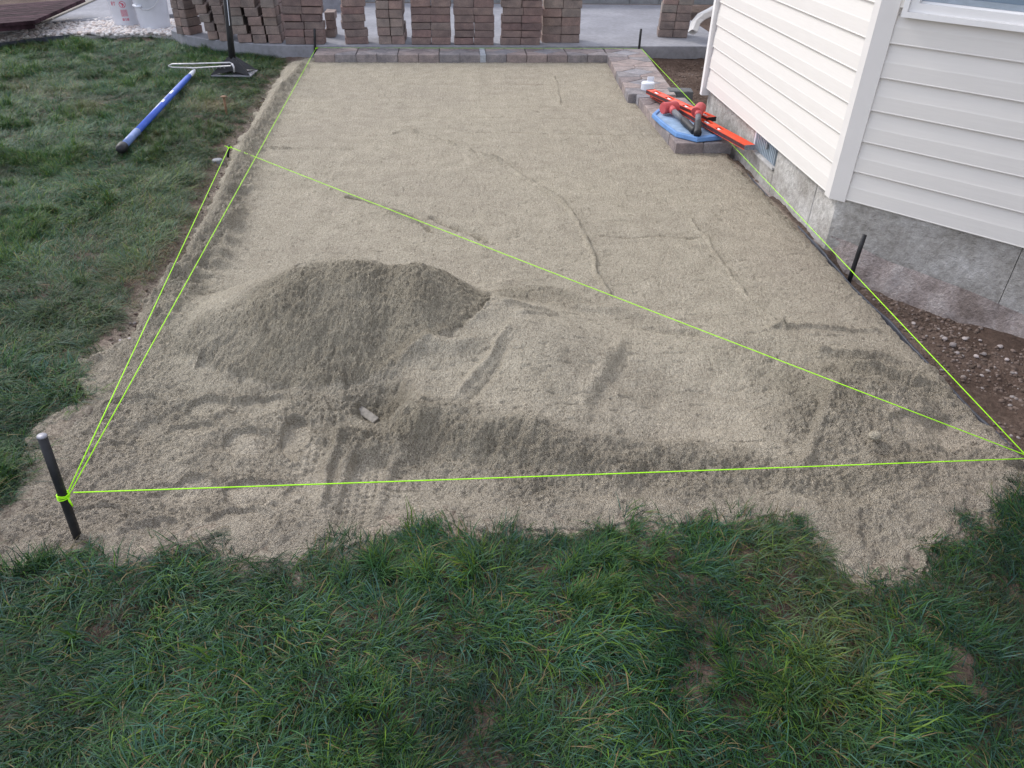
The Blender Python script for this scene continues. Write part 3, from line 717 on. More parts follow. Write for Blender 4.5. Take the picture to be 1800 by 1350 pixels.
# dark red timber deck, top left
deck = empty('timber_deck', (-5.0, 9.9, 0), label='low dark red timber deck overhanging its concrete kerb, far left corner', cat='deck')
A, B, Cn = at(-90, 49, .225), at(60, 36, .225), at(175, -14, .225)
dA, dB, dC = A[:2], B[:2], Cn[:2]
dirx = (dB-dA)/np.linalg.norm(dB-dA)
dv = (dC-dB)/np.linalg.norm(dC-dB)
for i in range(10):
    w0 = 0.005+0.150*i; w1 = w0+0.138
    a0 = dA+dv*w0; a1 = dB+dv*w0; b1 = dB+dv*w1; b0 = dA+dv*w1
    MB().prism([tuple(a0-dirx*1.2), tuple(a1), tuple(b1), tuple(b0-dirx*1.2)], 0.19, 0.225, 0.004).xf(lambda p: p-np.array([-5.0, 9.9, 0])).build('deck_board', M_deck, deck)
MB().prism([tuple(dA-dirx*1.2+dv*0.02), tuple(dB-dirx*0.03+dv*0.02), tuple(dB-dirx*0.03+dv*0.06), tuple(dA-dirx*1.2+dv*0.06)], 0.15, 0.189).xf(lambda p: p-np.array([-5.0, 9.9, 0])).build('deck_beam', M_deck, deck)
k0, k1, k2 = at(-60, 75, .06)[:2], at(58, 40, .06)[:2], at(175, -10, .06)[:2]
kn = np.array([0.0, 0.0])
kd = (k1-k0)/np.linalg.norm(k1-k0); kl = np.array([-kd[1], kd[0]])
kerb = MB().prism([tuple(k0), tuple(k1), tuple(k1+kl*0.14), tuple(k0+kl*0.14)], -0.1, 0.075, 0.008).build('concrete_kerb', M_kerbc); tag(kerb, 'pale concrete kerb under the edge of the dark red timber deck', 'kerb')
kd2 = (k2-k1)/np.linalg.norm(k2-k1); kr = np.array([kd2[1], -kd2[0]])
k1b = k1+kd2*0.02
kerb2 = MB().prism([tuple(k1b+kr*0.09), tuple(k2+kr*0.09), tuple(k2), tuple(k1b)], -0.1, 0.06, 0.008).build('timber_strip', M_wood); tag(kerb2, 'thin weathered strip between the red deck and the pale path', 'edging strip')

# ------------------------------------------------------------------ gravel
gp = [at(-60, 86, .02)[:2], at(0, 74, .02)[:2], at(60, 66, .02)[:2], at(120, 60, .02)[:2], at(185, 60, .02)[:2], at(250, 59, .02)[:2], at(318, 62, .02)[:2], at(318, 36, .02)[:2], at(200, 33, .02)[:2], at(64, 39, .02)[:2], at(-60, 70, .02)[:2]]
gpp = [tuple(p) for p in gp]
gxs = [p[0] for p in gpp]; gys = [p[1] for p in gpp]
base_ico = bmesh.new(); bmesh.ops.create_icosphere(base_ico, subdivisions=2, radius=1.0)
iv = np.array([v.co[:] for v in base_ico.verts]); ifc = [tuple(v.index for v in f.verts) for f in base_ico.faces]; base_ico.free()
i1 = bmesh.new(); bmesh.ops.create_icosphere(i1, subdivisions=1, radius=1.0)
iv1 = np.array([v.co[:] for v in i1.verts]); ifc1 = [tuple(v.index for v in f.verts) for f in i1.faces]; i1.free()
def stones(pts, smin, smax, name, m, flat=0.6, detail=False, smooth=True, coltag='stone'):
    V0, F0 = (iv, ifc) if detail else (iv1, ifc1); n0 = len(V0)
    allv = []; allf = []; cols = []
    for j, p in enumerate(pts):
        r = smin+(smax-smin)*RS.rand()**1.6
        sc = np.array([r*(0.8+0.6*RS.rand()), r*(0.7+0.4*RS.rand()), r*flat*(0.8+0.4*RS.rand())])
        v = V0*(1+0.16*(RS.rand(n0, 1)-0.5))*sc; a = RS.rand()*6.28; t_ = (RS.rand()-0.5)*0.7
        ca, sa = math.cos(a), math.sin(a); v = v@np.array([[1, 0, 0], [0, math.cos(t_), -math.sin(t_)], [0, math.sin(t_), math.cos(t_)]]); v = v@np.array([[ca, sa, 0], [-sa, ca, 0], [0, 0, 1]])
        allv.append(v+p); allf += [tuple(k+j*n0 for k in f) for f in F0]; cols.append(np.full(n0, RS.rand()))
    me = bpy.data.meshes.new(name); me.from_pydata(np.concatenate(allv).tolist(), [], allf)
    if smooth: me.polygons.foreach_set('use_smooth', [True]*len(me.polygons))
    at_ = me.attributes.new('rnd', 'FLOAT', 'POINT'); at_.data.foreach_set('value', np.concatenate(cols).astype(np.float32))
    return link(name, me, m)
def stone_b(t, N, L):
    r = N('Attribute', attribute_name='rnd').outputs['Fac']; n = noise(N, L, pos(N), 90, 4)
    c = ramp(N, L, r, [(0.0, (0.40, 0.35, 0.33)), (0.25, (0.60, 0.51, 0.46)), (0.5, (0.70, 0.65, 0.61)), (0.75, (0.55, 0.52, 0.52)), (1.0, (0.74, 0.71, 0.68))])
    c = mixc(N, L, 1.0, c, ramp(N, L, n, [(0.3, (0.8, 0.8, 0.8)), (0.7, (1.1, 1.1, 1.1))]), 'MULTIPLY')
    return princ(N, L, c, 0.8, n, 0.2, 0.003, 0.2)
M_gravel = mat('gravel_stones', stone_b)
def peb_b(t, N, L):
    r = N('Attribute', attribute_name='rnd').outputs['Fac']; n = noise(N, L, pos(N), 90, 4)
    c = ramp(N, L, r, [(0.0, (0.10, 0.075, 0.06)), (0.5, (0.16, 0.12, 0.10)), (0.9, (0.21, 0.165, 0.145)), (1.0, (0.31, 0.28, 0.27))])
    c = mixc(N, L, 1.0, c, ramp(N, L, n, [(0.3, (0.75, 0.75, 0.75)), (0.7, (1.1, 1.1, 1.1))]), 'MULTIPLY')
    return princ(N, L, c, 0.9, n, 0.3, 0.003, 0.15)
M_peb = mat('soil_pebbles', peb_b)
PX = RS.uniform(min(gxs), max(gxs), 16000); PY = RS.uniform(min(gys), max(gys), 16000)
ins = inside(PX, PY, gpp); PX = PX[ins][:4200]; PY = PY[ins][:4200]
print('gravel', len(PX))
gpts = np.stack([PX, PY, 0.005+0.03*RS.rand(len(PX))], -1)
g = stones(gpts, 0.018, 0.036, 'gravel', M_gravel); tag(g, 'pale rounded gravel strip between lawn and concrete path', 'gravel', kind='stuff')
gb = MB().prism(gpp, -0.06, 0.004).build('gravel_bed', M_kerbc); tag(gb, kind='structure')
# lawn edging between gravel and grass
eb = MB(); E_ = [at(a, b, .03) for a, b in ((-60, 88), (0, 76), (60, 68), (122, 61.5))]
vs = []
for i, p in enumerate(E_):
    for dx, zz_ in ((0, -0.05), (0, 0.035), (0.012, 0.035), (0.012, -0.05)): vs.append((p[0]+0.3*dx, p[1]-dx, zz_))
eb.add(vs, [(i*4+k, i*4+(k+1) % 4, (i+1)*4+(k+1) % 4, (i+1)*4+k) for i in range(3) for k in range(4)])
tag(eb.build('lawn_edging', M_fabric), 'dark plastic edging between the pale gravel and the lawn', 'edging')

# pebbles in the pit and by the ditch
def pit_pts(n, x0, x1, y0, y1):
    x = RS.uniform(x0, x1, n); y = RS.uniform(y0, y1, n)
    s_ = (np.stack([x, y], -1)-fc)@bd; o_ = (np.stack([x, y], -1)-fc)@bn
    ok = (x > EDGE_X+0.03) & ((o_ > 0.06) | (s_ < -0.02)) & ((x < FX-0.02) | (y < ycor) | (y > FARY+0.6))
    x, y = x[ok], y[ok]; return np.stack([x, y, ground_z(x, y)], -1)
pp = pit_pts(5200, 1.9, 3.0, 1.75, 3.5)
pp = pp[(fbm(pp[:, 0], pp[:, 1], 4, 3, 160)+0.25*ss(2.1, 2.5, pp[:, 0]) > 0.0)]
tag(stones(pp, 0.003, 0.013, 'pebbles', M_peb), 'small pebbles and crumbs scattered on the brown soil by the house', 'pebbles', kind='stuff')
pp = pit_pts(1200, 1.9, 2.7, 5.8, 8.05)
tag(stones(pp, 0.004, 0.014, 'pebbles', M_peb), 'small pebbles on the dark soil in the recess past the house corner', 'pebbles', kind='stuff')
lx = pl((478, 152), (443, 207), (404, 268), (350, 385), (258, 512), (218, 596))
tt = RS.rand(420)*5; ti = np.floor(tt).astype(int); tf = tt-ti
lp = np.array([np.array(lx[i])*(1-f_)+np.array(lx[i+1])*f_ for i, f_ in zip(ti, tf)])+RS.randn(420, 2)*0.03
tag(stones(np.stack([lp[:, 0], lp[:, 1], ground_z(lp[:, 0], lp[:, 1])+0.003], -1), 0.003, 0.010, 'pebbles', M_peb), 'small pebbles in the bare soil between lawn and sand', 'pebbles', kind='stuff')
big = [(1675, 606, 15, 'pale grey oval stone lying in the soil by the stained foundation'), (1661, 595, 11, 'blue grey angular stone touching the pale oval stone'),
       (1696, 595, 11, 'brown rounded stone right behind the pale oval stone'), (1758, 609, 12, 'pale angular stone close to the concrete footing at the right edge'),
       (1606, 568, 10, 'pale stone nearest the strip of sand and black edging'), (1716, 626, 12, 'buff flattened stone in the rubble patch on the soil'),
       (1730, 622, 11, 'pinkish angular stone right of the buff flattened one'), (1683, 620, 9, 'small white chip in front of the pale oval stone'),
       (1723, 598, 9, 'dark brown lump against the foot of the foundation'), (1770, 632, 10, 'pinkish grey stone on the rubble near the right edge'),
       (1726, 660, 9, 'thin white chip on the bare soil in the foreground of the pit'), (1785, 656, 10, 'pale elongated pebble at the right edge of the picture')]
for a, b, s_, lab in big:
    p = at(a, b, -0.13); zg = float(ground_z(np.array([p[0]]), np.array([p[1]]))[0]); p = at(a, b, zg+0.008)
    r = s_*0.0016*0.62
    o = stones([np.array([0, 0, 0.0])], r, r*1.02, 'stone', M_stone_o, 0.65, True); o.location = p; tag(o, lab, 'stone', 'loose stones in the soil by the house')
for a, b, lab in ((212, 599, 'small pale pebble, left of two at the foot of the grass'), (229, 596, 'small white pebble, right of two at the foot of the grass')):
    p = at(a, b, -0.01); o = stones([np.array([0, 0, 0.0])], 0.010, 0.011, 'stone', M_stone_o, 0.65, True); o.location = p; tag(o, lab, 'stone', 'pebbles at the lawn edge')

# black edging strip by the sand
ev = []; ys_ = np.linspace(1.66, 5.0, 120)
for i, y_ in enumerate(ys_):
    xx = EDGE_X+0.004+0.006*float(vn(np.array([y_]), np.array([0.]), 6, 2)[0]); top = -0.030+0.018*float(vn(np.array([y_]), np.array([3.]), 5, 5)[0])+0.006*(y_ > 3.4)
    for dx, zz_ in ((0, -0.19), (-0.002, top-0.004), (0.001, top), (0.006, top), (0.009, top-0.006), (0.007, -0.19)): ev.append((xx+dx, y_, zz_))
ed = MB().add(ev, [(i*6+k, i*6+k+1, (i+1)*6+k+1, (i+1)*6+k) for i in range(119) for k in range(5)]).build('landscape_edging', M_fabric, None, True)
tag(ed, 'black plastic edging strip holding the sand along the house side', 'edging')

# ------------------------------------------------------------------ paver border (laid)
border = empty('paver_border', (1.5, 7.8, 0), label='laid border of mauve grey concrete pavers along two sides of the sand bed', cat='paving')
def paver_piece(poly, z1, m, th=0.075, name='paver'):
    P = np.array(poly, float); c = P.mean(0); P2 = c+(P-c)*(1-0.0035/np.linalg.norm(P-c, axis=1)[:, None])
    P2 = P2+RS.randn(*P2.shape)*0.0012
    mb = MB().prism([tuple(p-c) for p in P2], 0, th, 0.006)
    tl = (RS.rand(2)-0.5)*0.012
    mb.v = [(x, y, zv+(tl[0]*x+tl[1]*y if zv > 0.03 else 0)) for x, y, zv in mb.v]
    o = mb.build(name, m, border); o.location = (c[0]-1.5, c[1]-7.8, z1-th+0.002*(random.random()-0.5))
    return o
def cell(fn, w2, dep, side=0.05):
    h = w2/2; a = 0.135; md = dep/2
    D = [(h, side), (h+a, md), (h, dep-side), (h-a, md)]
    ps = [[(0, 0), (h, 0), (h, side), (h-a, md), (0, md)], [(h, 0), (w2, 0), (w2, md), (h+a, md), (h, side)],
          [(0, md), (h-a, md), (h, dep-side), (h, dep), (0, dep)], [(h, dep-side), (h+a, md), (w2, md), (w2, dep), (h, dep)]]
    ms = [random.choice([M_mauve, M_mauve, M_mauve, M_mauve]) for _ in range(4)]
    for p, m in zip(ps, ms): paver_piece([fn(*q_) for q_ in p], PZ, m)
    paver_piece([fn(*q_) for q_ in D], PZ-0.001, random.choice([M_blueg, M_mauve, M_mauve]))
PZ = 0.072
RX0, RY0 = -1.315, 7.795
for k in range(4): cell(lambda u, v, k=k: (RX0+0.4*k+u, RY0+v), 0.4, 0.33)
paver_piece([(RX0+1.6, RY0), (RX0+1.655, RY0), (RX0+1.655, RY0+0.33), (RX0+1.6, RY0+0.33)], PZ, M_pale)
for k in range(3): cell(lambda u, v, k=k: (RX0+1.655+0.4*k+u, RY0+v), 0.4, 0.33)
# column, upper section slightly skewed
U0 = np.array([1.435, 6.28]); U1 = np.array([1.555, 8.125]); ud = (U1-U0)/np.linalg.norm(U1-U0); un = np.array([ud[1], -ud[0]])
Lc = np.linalg.norm(U1-U0)/4.5
for k in range(4): cell(lambda u, v, k=k: tuple(U0+ud*(Lc*(k+0.5)+u)+un*v*1.0), Lc, 0.40)
for pol in ([(0, 0), (Lc/2, 0), (Lc/2, 0.2), (0, 0.2)], [(0, 0.2), (Lc/2, 0.2), (Lc/2, 0.40), (0, 0.40)]):
    paver_piece([tuple(U0+ud*u+un*v) for u, v in pol], PZ, M_mauve)
for k in range(3): cell(lambda u, v, k=k: (1.497+v, 4.965+0.4*k+u), 0.4, 0.385)
paver_piece([(1.497, 6.17), (1.69, 6.17), (1.69, 6.27), (1.497, 6.27)], PZ, M_blueg)
dkp = MB().box(-0.1, 0.1, -0.065, 0.065, 0, 0.078).build('paver', M_darkp, None, bevel=0.005); dkp.location = (1.90, 6.40, 0.0); dkp.rotation_euler = (0, 0, -0.12)
tag(dkp, 'dark grey paver jutting out of the border behind the orange levels', 'paver')

# ------------------------------------------------------------------ stacks of loose pavers
def brick_me(w_, d_, h_, m, seed):
    mb = MB().box(-w_/2, w_/2, -d_/2, d_/2, 0, h_-0.003)
    o = mb.build('paver', m, None, bevel=0.0045); me = o.data
    rs = np.random.RandomState(seed)
    for v in me.vertices: v.co += Vector(rs.randn(3)*0.0018)
    bpy.data.objects.remove(o); return me
BR = {}
def brick(w_, d_, h_, m):
    key = (w_, d_, h_, m.name, random.randrange(4))
    if key not in BR: BR[key] = brick_me(w_, d_, h_, m, hash(key[:3]) % 999+key[4])
    return BR[key]
ORD = ['bottom', 'second', 'third', 'fourth', 'fifth', 'sixth', 'seventh', 'eighth', 'ninth']
SZ = 0.091
def stack(px0, px1, pyb, cols, n, th, m, desc, depth, rot=0.0, lean=(), coln=None, jit=0.006, zmax=None):
    """a stack whose front face spans the given feature; cols = pavers side by side"""
    a = at(px0, pyb, SZ); b = at(px1, pyb, SZ); wtot = np.linalg.norm(b[:2]-a[:2])
    if rot: wtot = wtot/math.cos(rot)
    w_ = round(wtot/cols-0.002, 3); cx_, cy_ = (a[0]+b[0])/2, a[1]
    c = np.array([cx_, cy_])+np.array([-math.sin(rot), math.cos(rot)])*depth/2
    for k in range(n):
        dx = (lean[k] if k < len(lean) else (lean[-1] if lean else 0))/181.0+random.uniform(-jit, jit)
        for j in range(cols):
            u = (j-(cols-1)/2)*(w_+0.002)
            o = bpy.data.objects.new('paver', brick(w_-0.002, depth, th, m)); COL.objects.link(o)
            o.location = (c[0]+math.cos(rot)*u+dx+random.uniform(-.002, .002), c[1]+math.sin(rot)*u+random.uniform(-jit, jit), SZ+th*k)
            o.rotation_euler = (0, 0, rot+random.uniform(-0.025, 0.025)*(0.7 if cols > 1 else 1.0))
            lay = ORD[k] if k else 'bottom'
            pos_ = '' if cols == 1 else (' left' if j == 0 else ' right')
            colr = 'red-brown' if m is M_red else 'brown-grey'
            lab = f"{colr} paver, {lay}{pos_ if cols > 1 else ''} {'layer' if k else 'one'} of {desc}"
            tag(o, lab, 'paver', 'pavers stacked on the concrete slab')
            if depth == 0.20 and m is M_tan and px0 < 720:
                o2 = o.copy(); COL.objects.link(o2)
                o2.location = (o.location[0]-math.sin(rot)*0.215+random.uniform(-.012, .012), o.location[1]+math.cos(rot)*0.215, o.location[2])
                o2['label'] = f"shadowed paver, {lay}{pos_}, second row behind {desc.replace('the tamper handle','the tamper').replace('the lone twisted one','the twisted one')}"
T1_, T2_ = 0.080, 0.0685
stack(309, 336, 61, 2, 6, T1_, M_tan, 'the far left stack beside the white buckets', 0.19, -0.5, jit=0.003)
stack(365, 383, 70, 1, 6, T1_, M_tan, 'the crooked stack just left of the tamper handle', 0.20, 0.12, lean=(0, -2, -6, -9, -13, -14))
stack(386, 405, 72, 1, 6, T1_, M_tan, 'the narrow stack hidden by the tamper handle', 0.20, 0.1, lean=(0, -1, -2, -4, -6, -6))
stack(420, 445, 75, 1, 6, T1_, M_tan, 'the stack just right of the tamper handle', 0.20, 0.04, lean=(0, -8, -12, -13, -11, -10))
stack(446, 470, 76, 1, 6, T1_, M_tan, 'the middle of three end-on stacks right of the tamper', 0.20, 0.02, lean=(0, -2, -4, -7, -12, -12))
stack(471, 495, 76.5, 1, 6, T1_, M_tan, 'the third end-on stack right of the tamper', 0.20, 0.0, lean=(0, 0, -2, -3, -3, -3))
stack(503, 572, 78, 2, 8, T2_, M_red, 'the wide stack behind the far left stake', 0.135, 0.0, lean=(0, 0, 2, -2, 1, 0, 2, 2))
stack(609, 649, 77.5, 1, 8, T2_, M_red, 'the lone twisted stack with open slab on both sides', 0.135, 0.17, lean=(0, 0, -5, -3, -3, -1, -3, -3), jit=0.003)
stack(667, 713, 78, 2, 6, T1_, M_tan, 'the end-on pair stack right of the lone twisted one', 0.20, 0.0, lean=(0, -2, -2, -3, -2, -2))
stack(724, 793, 78.5, 2, 8, T2_, M_red, 'the first wide stack right of centre', 0.135, 0.0, lean=(0, 1, 0, 0, 0, 1, 0, 0), jit=0.003)
stack(799, 868, 79, 2, 8, T2_, M_red, 'the second wide stack right of centre', 0.135, 0.0, lean=(0, 0, 1, 1, -1, 0, 0, 0), jit=0.004)
stack(880, 949, 79, 2, 8, T2_, M_red, 'the third wide stack right of centre', 0.135, 0.0, lean=(0, 1, 2, 2, 4, 1, 1, 1), jit=0.004)
stack(952, 1018, 75, 2, 6, T1_, M_tan, 'the double stack at the right end of the row', 0.20, 0.0, lean=(0, 1, 0, 0, 2, 1), jit=0.003)
stack(1157, 1207, 66, 2, 7, T1_, M_tan, 'the far right stack beside the downspout', 0.20, -0.18, lean=(0, 1, 2, 2, 3, 3, 3), jit=0.003)
# a short pile behind the wide stack and more rows behind, as seen between them
for k in range(4):
    p = at(583, 66-0, SZ); o = bpy.data.objects.new('paver', brick(0.10, 0.2, T1_, M_tan)); COL.objects.link(o)
    o.location = (p[0]-0.01+0.006*k, p[1]+0.1, SZ+T1_*k); o.rotation_euler = (0, 0, 0.1*(k % 2))
    if k < 3: tag(o, f"brown-grey paver, {ORD[k]} one of the low pile tucked behind the wide stack at left", 'paver', 'pavers stacked on the concrete slab')
    else: bpy.data.objects.remove(o)

# ------------------------------------------------------------------ stakes and mason line
def stake(base, top, r, label, worn=True, grp='black steel stakes holding the line'):
    base = np.array(base); top = np.array(top); ax = (top-base)
    e = empty('steel_stake', base, label=label, cat='stake'); e['group'] = grp
    MB().tube([ax*-0.25, ax*0.25, ax*0.6, ax*0.985], [r, r, r*0.98, r], 14).build('shaft', M_black, e, True)
    if worn: MB().tube([ax*0.9851, ax*0.992, ax*1.0], [r*1.01, r*1.05, r*0.9], 14).build('hammered_tip', M_steelend, e, True)
    return e
b1 = at(138, 948, -0.03); t1 = at_y(73, 765, b1[1]-0.0); t1 = at_y(73, 765, b1[1]+0.005)
stake(b1, t1, 0.0125, 'black steel stake with a battered end, standing in the sand at the near left corner')
b2 = at(1493, 493, -0.06); t2 = at_y(1520, 412, b2[1]); stake(b2, t2, 0.011, 'black steel stake leaning before the concrete foundation corner', False)
b3 = np.array([*at(556, 84, 0.05)[:2], 0.02]); b3[1] = min(b3[1], 8.11); t3 = at_y(553, 50, b3[1]); stake(b3, t3, 0.012, 'black stake at the far left corner of the sand bed', False)
b4 = np.array([*at(1126, 86, 0.05)[:2], 0.02]); b4[1] = 8.10; t4 = at_y(1127, 50, 8.10); b4[0] = t4[0]; stake(b4, t4, 0.012, 'black stake at the far right corner behind the paver border', False)
b5 = at(1806, 866, -0.02); stake(b5, b5+np.array([0.02, 0.0, 0.12]), 0.0125, 'black stake at the near right corner, cut by the right edge of the picture', False)
b6 = at(401, 272, -0.02); t6 = at_y(403, 255, b6[1]); stake(b6, t6, 0.008, 'short stake at the edge of the lawn holding the diagonal line', False)
def line(p, q, label, sag=0.0, r=0.0018, extra=None):
    P = [np.array(p)*(1-t_)+np.array(q)*t_-np.array([0, 0, sag*4*t_*(1-t_)]) for t_ in np.linspace(0, 1, 9)]
    mb = MB().tube([a-P[0] for a in P], r, 6)
    o = mb.build('mason_line', M_string, None, True); o.location = P[0]
    return tag(o, label, 'string', 'neon mason lines over the sand')
tieL = at_y(122, 868, b1[1]-0.004); f_ = (tieL[2]-b1[2])/(t1[2]-b1[2]); axL = b1+(t1-b1)*f_
tieLs = tieL
tR = at(1803, 806, 0.10); tR2 = at(1803, 800, 0.11); tFL = at_y(556, 84, b3[1]); tFR = at_y(1127, 85, 8.10); tM = at_y(403, 258, b6[1])
ln0 = line(tieLs+np.array([0.012, 0, 0.004]), tR, 'neon green line running across the front of the sand bed', 0.002)
line(tieLs, tFL, 'neon green line running along the left side to the far left stake', 0.0)
line(tieLs+np.array([-0.004, 0.0, 0.004]), tM, 'neon green line from the near left stake to the short stake by the lawn', 0.0)
line(tM, tR2, 'neon green diagonal line crossing the middle of the sand bed', 0.004)
line(tR2, tFR, 'neon green line running along the house to the far right stake', 0.0, 0.0016)
line(tFL, tFR, 'neon green line along the concrete slab edge at the back', 0.0, 0.0011)
ax_ = (t1-b1)/np.linalg.norm(t1-b1); s1 = np.cross(ax_, [0, 0, 1.0]); s1 = np.cross(ax_, [1.0, 0, 0]); s1 /= np.linalg.norm(s1); s2 = np.cross(ax_, s1)
kn_ = MB()
for j, off in enumerate((-0.006, 0.0, 0.006)):
    c_ = axL+ax_*(off-0.012); kn_.tube([c_+(s1*math.cos(a)+s2*math.sin(a))*0.0148+ax_*0.002*math.sin(a*2+j) for a in np.linspace(0, 2*math.pi, 19)], 0.0019, 6)
kn_.tube([axL+np.array([0.014, -0.006, -0.012]), axL+np.array([0.019, -0.01, -0.028]), axL+np.array([0.021, -0.012, -0.042])], 0.0019, 6)
kn_.tube([axL+np.array([0.014, -0.006, -0.012]), axL+np.array([0.016, -0.01, -0.025]), axL+np.array([0.022, -0.014, -0.036])], 0.0019, 6)
kn_.tube([axL+np.array([0.010, -0.008, -0.010]), tieLs], 0.0024, 6)
kn_.xf(lambda p: p-np.array(ln0.location)); kn_.build('knot', M_string, ln0, True)
for p_, nm in ((tFL, 'a'), (tM, 'b')):
    k_ = MB()
    for j in range(2): k_.tube([p_+np.array([0.013*math.cos(a), 0.013*math.sin(a), -0.004*j]) for a in np.linspace(0, 2*math.pi, 13)], 0.0022, 6)
    if nm == 'b': k_.tube([p_, p_+np.array([-0.03, 0.0, 0.006])], 0.0018, 6)
    k_.xf(lambda p: p-np.array(ln0.location)); k_.build('knot', M_string, ln0, True)

# ------------------------------------------------------------------ tools on the paver border
ZT = PZ+0.002
# blue kneeling board
pad_px = [(1147, 199), (1157, 190.5), (1185, 188), (1225, 196), (1262, 226), (1268, 238), (1226, 242), (1189, 233), (1163, 214)]
ZP = ZT+0.032
pad = empty('kneeling_pad', (*at(1205, 215, ZT)[:2], ZT), label='blue angular kneeling pad lying on the end of the paver border', cat='kneeling pad')
pb = np.array(pad.location)
pc_ = [at(a, b, ZP)[:2]-pb[:2] for a, b in pad_px][::-1]
pc_ = np.array(pc_); cc = pc_.mean(0)
def area(P): return 0.5*sum(P[i][0]*P[(i+1) % len(P)][1]-P[(i+1) % len(P)][0]*P[i][1] for i in range(len(P)))
if area(pc_) < 0: pc_ = pc_[::-1]
nn_ = len(pc_)
rings = [(1.0, 0.0), (1.02, 0.006), (1.0, 0.028), (0.965, 0.032), (0.90, 0.032), (0.87, 0.024)]
vs = [(cc[0]+(p[0]-cc[0])*s_, cc[1]+(p[1]-cc[1])*s_, z_) for s_, z_ in rings for p in pc_]
fs = [(k*nn_+i, k*nn_+(i+1) % nn_, (k+1)*nn_+(i+1) % nn_, (k+1)*nn_+i) for k in range(len(rings)-1) for i in range(nn_)]+[tuple(range(nn_-1, -1, -1))]
MB().add(vs, fs).build('rim', M_blue, pad)
MB().add([(cc[0]+(p[0]-cc[0])*0.868, cc[1]+(p[1]-cc[1])*0.868, 0.0235) for p in pc_]+[(cc[0]+(p[0]-cc[0])*0.868, cc[1]+(p[1]-cc[1])*0.868, 0.012) for p in pc_],
         [tuple(range(nn_)), tuple(range(2*nn_-1, nn_-1, -1))]+[(i, (i+1) % nn_, nn_+(i+1) % nn_, nn_+i) for i in range(nn_)]).build('cushion', M_bluein, pad)

def level(p, q, label, wd=0.070, th=0.030, vials=(), name='spirit_level', capm=M_black):
    """box level lying on its side between the end centres p and q (top face centre line)"""
    p, q = np.array(p), np.array(q); L_ = np.linalg.norm(q-p); ex = (q-p)/L_; ey = np.cross([0, 0, 1.0], ex); ey /= np.linalg.norm(ey); ez = np.cross(ex, ey)
    e = empty(name, (0, 0, 0), label=label, cat='spirit level')
    e.matrix_world = Matrix(((ex[0], ey[0], ez[0], p[0]), (ex[1], ey[1], ez[1], p[1]), (ex[2], ey[2], ez[2], p[2]), (0, 0, 0, 1)))
    h = wd/2
    # web
    holes = sorted(vials)
    segs = []; x = 0.003
    for c, hl in holes: segs.append((x, c-hl)); x = c+hl
    segs.append((x, L_-0.003))
    wb = MB()
    for a, b in segs: wb.box(a, b, -h+0.004, h-0.004, -th+0.003, -0.002)
    for c, hl in holes:
        wb.box(c-hl, c+hl, -h+0.004, -0.023, -th+0.003, -0.002); wb.box(c-hl, c+hl, 0.023, h-0.004, -th+0.003, -0.002)
    wb.build('web', M_orange, e)
    for s_ in (-1, 1):
        y0, y1 = sorted((s_*(h-0.004), s_*h))
        rl = MB().box(0.003, L_-0.003, y0, y1, -th+0.0032, -0.0032); rl.build('rail', M_maroon, e)
        MB().box(0.003, L_-0.003, y0, y1, -0.003, 0.0).box(0.003, L_-0.003, y0, y1, -th, -th+0.003).build('rail_edge', M_orange, e)
    for a, b in ((0.0, 0.003), (L_-0.003, L_)): MB().box(a, b, -h-0.0005, h+0.0005, -th-0.0005, 0.0005).build('end_cap', capm, e)
    for c, hl in holes:
        hd = MB().box(c-hl+0.001, c+hl-0.001, -0.0225, 0.0225, -th+0.005, -th+0.009).build('vial_holder', M_black, e)
        MB().tube([(c-hl*0.6, 0.0, -0.010), (c+hl*0.6, 0.0, -0.010)], 0.008, 10).build('vial', M_vial, hd, True)
    return e
zl = ZP+0.026
la = at(1143, 157, 0.145); lb = at(1252, 206, zl+0.026)
l2a = at(1150, 163, 0.110); l2b = at_x(1319, 255, 1.872)
level(l2a, l2b, 'long orange-red spirit level lying across the blue pad, reaching over to the vent', vials=((0.95, 0.055), (1.14, 0.03), (0.35, 0.05)) if np.linalg.norm(l2b-l2a) > 1.2 else ((0.6*np.linalg.norm(l2b-l2a), .06), (0.9*np.linalg.norm(l2b-l2a), .03)), capm=M_steelend)
print('levels', np.linalg.norm(la-lb), np.linalg.norm(l2a-l2b), la, lb, l2a, l2b)
LL = np.linalg.norm(la-lb)
level(la, lb, 'shorter orange-red spirit level on top of the longer one, dark hollow end towards the camera', vials=((0.12*LL, 0.04), (0.34*LL, 0.04), (0.62*LL, 0.035), (0.90*LL, 0.035)))

def mallet(head, hax, end, label, hm, hr=0.041, hl=0.125, rh=0.021):
    head, end, hax = np.array(head), np.array(end), np.array(hax)/np.linalg.norm(hax)
    e = empty('rubber_mallet', head, label=label, cat='mallet')
    MB().tube([hax*-hl/2, hax*(-hl/2+0.006), hax*-hl*0.2, hax*hl*0.2, hax*(hl/2-0.006), hax*hl/2], [hr*0.93, hr, hr, hr, hr, hr*0.93], 24).build('head', M_redrub, e)
    d = end-head; n_ = np.linalg.norm(d); d = d/n_
    MB().tube([d*hr*0.6, d*(hr+0.03), d*(hr+0.06)], [rh*1.3, rh*1.25, rh*1.1], 14).build('collar', M_redrub, e, True)
    MB().tube([d*(hr+0.0601), d*(n_*0.55)], [rh, rh*0.95], 12).build('handle', hm, e, True)
    g_ = MB().tube([d*(n_*0.551), d*(n_*0.6), d*(n_*0.8), d*(n_*0.97), d*n_], [rh*1.15, rh*1.3, rh*1.15, rh*1.35, rh*1.0], 12).build('grip', M_black, e, True)
    return e
m1 = at(1177, 189, ZP+0.040)
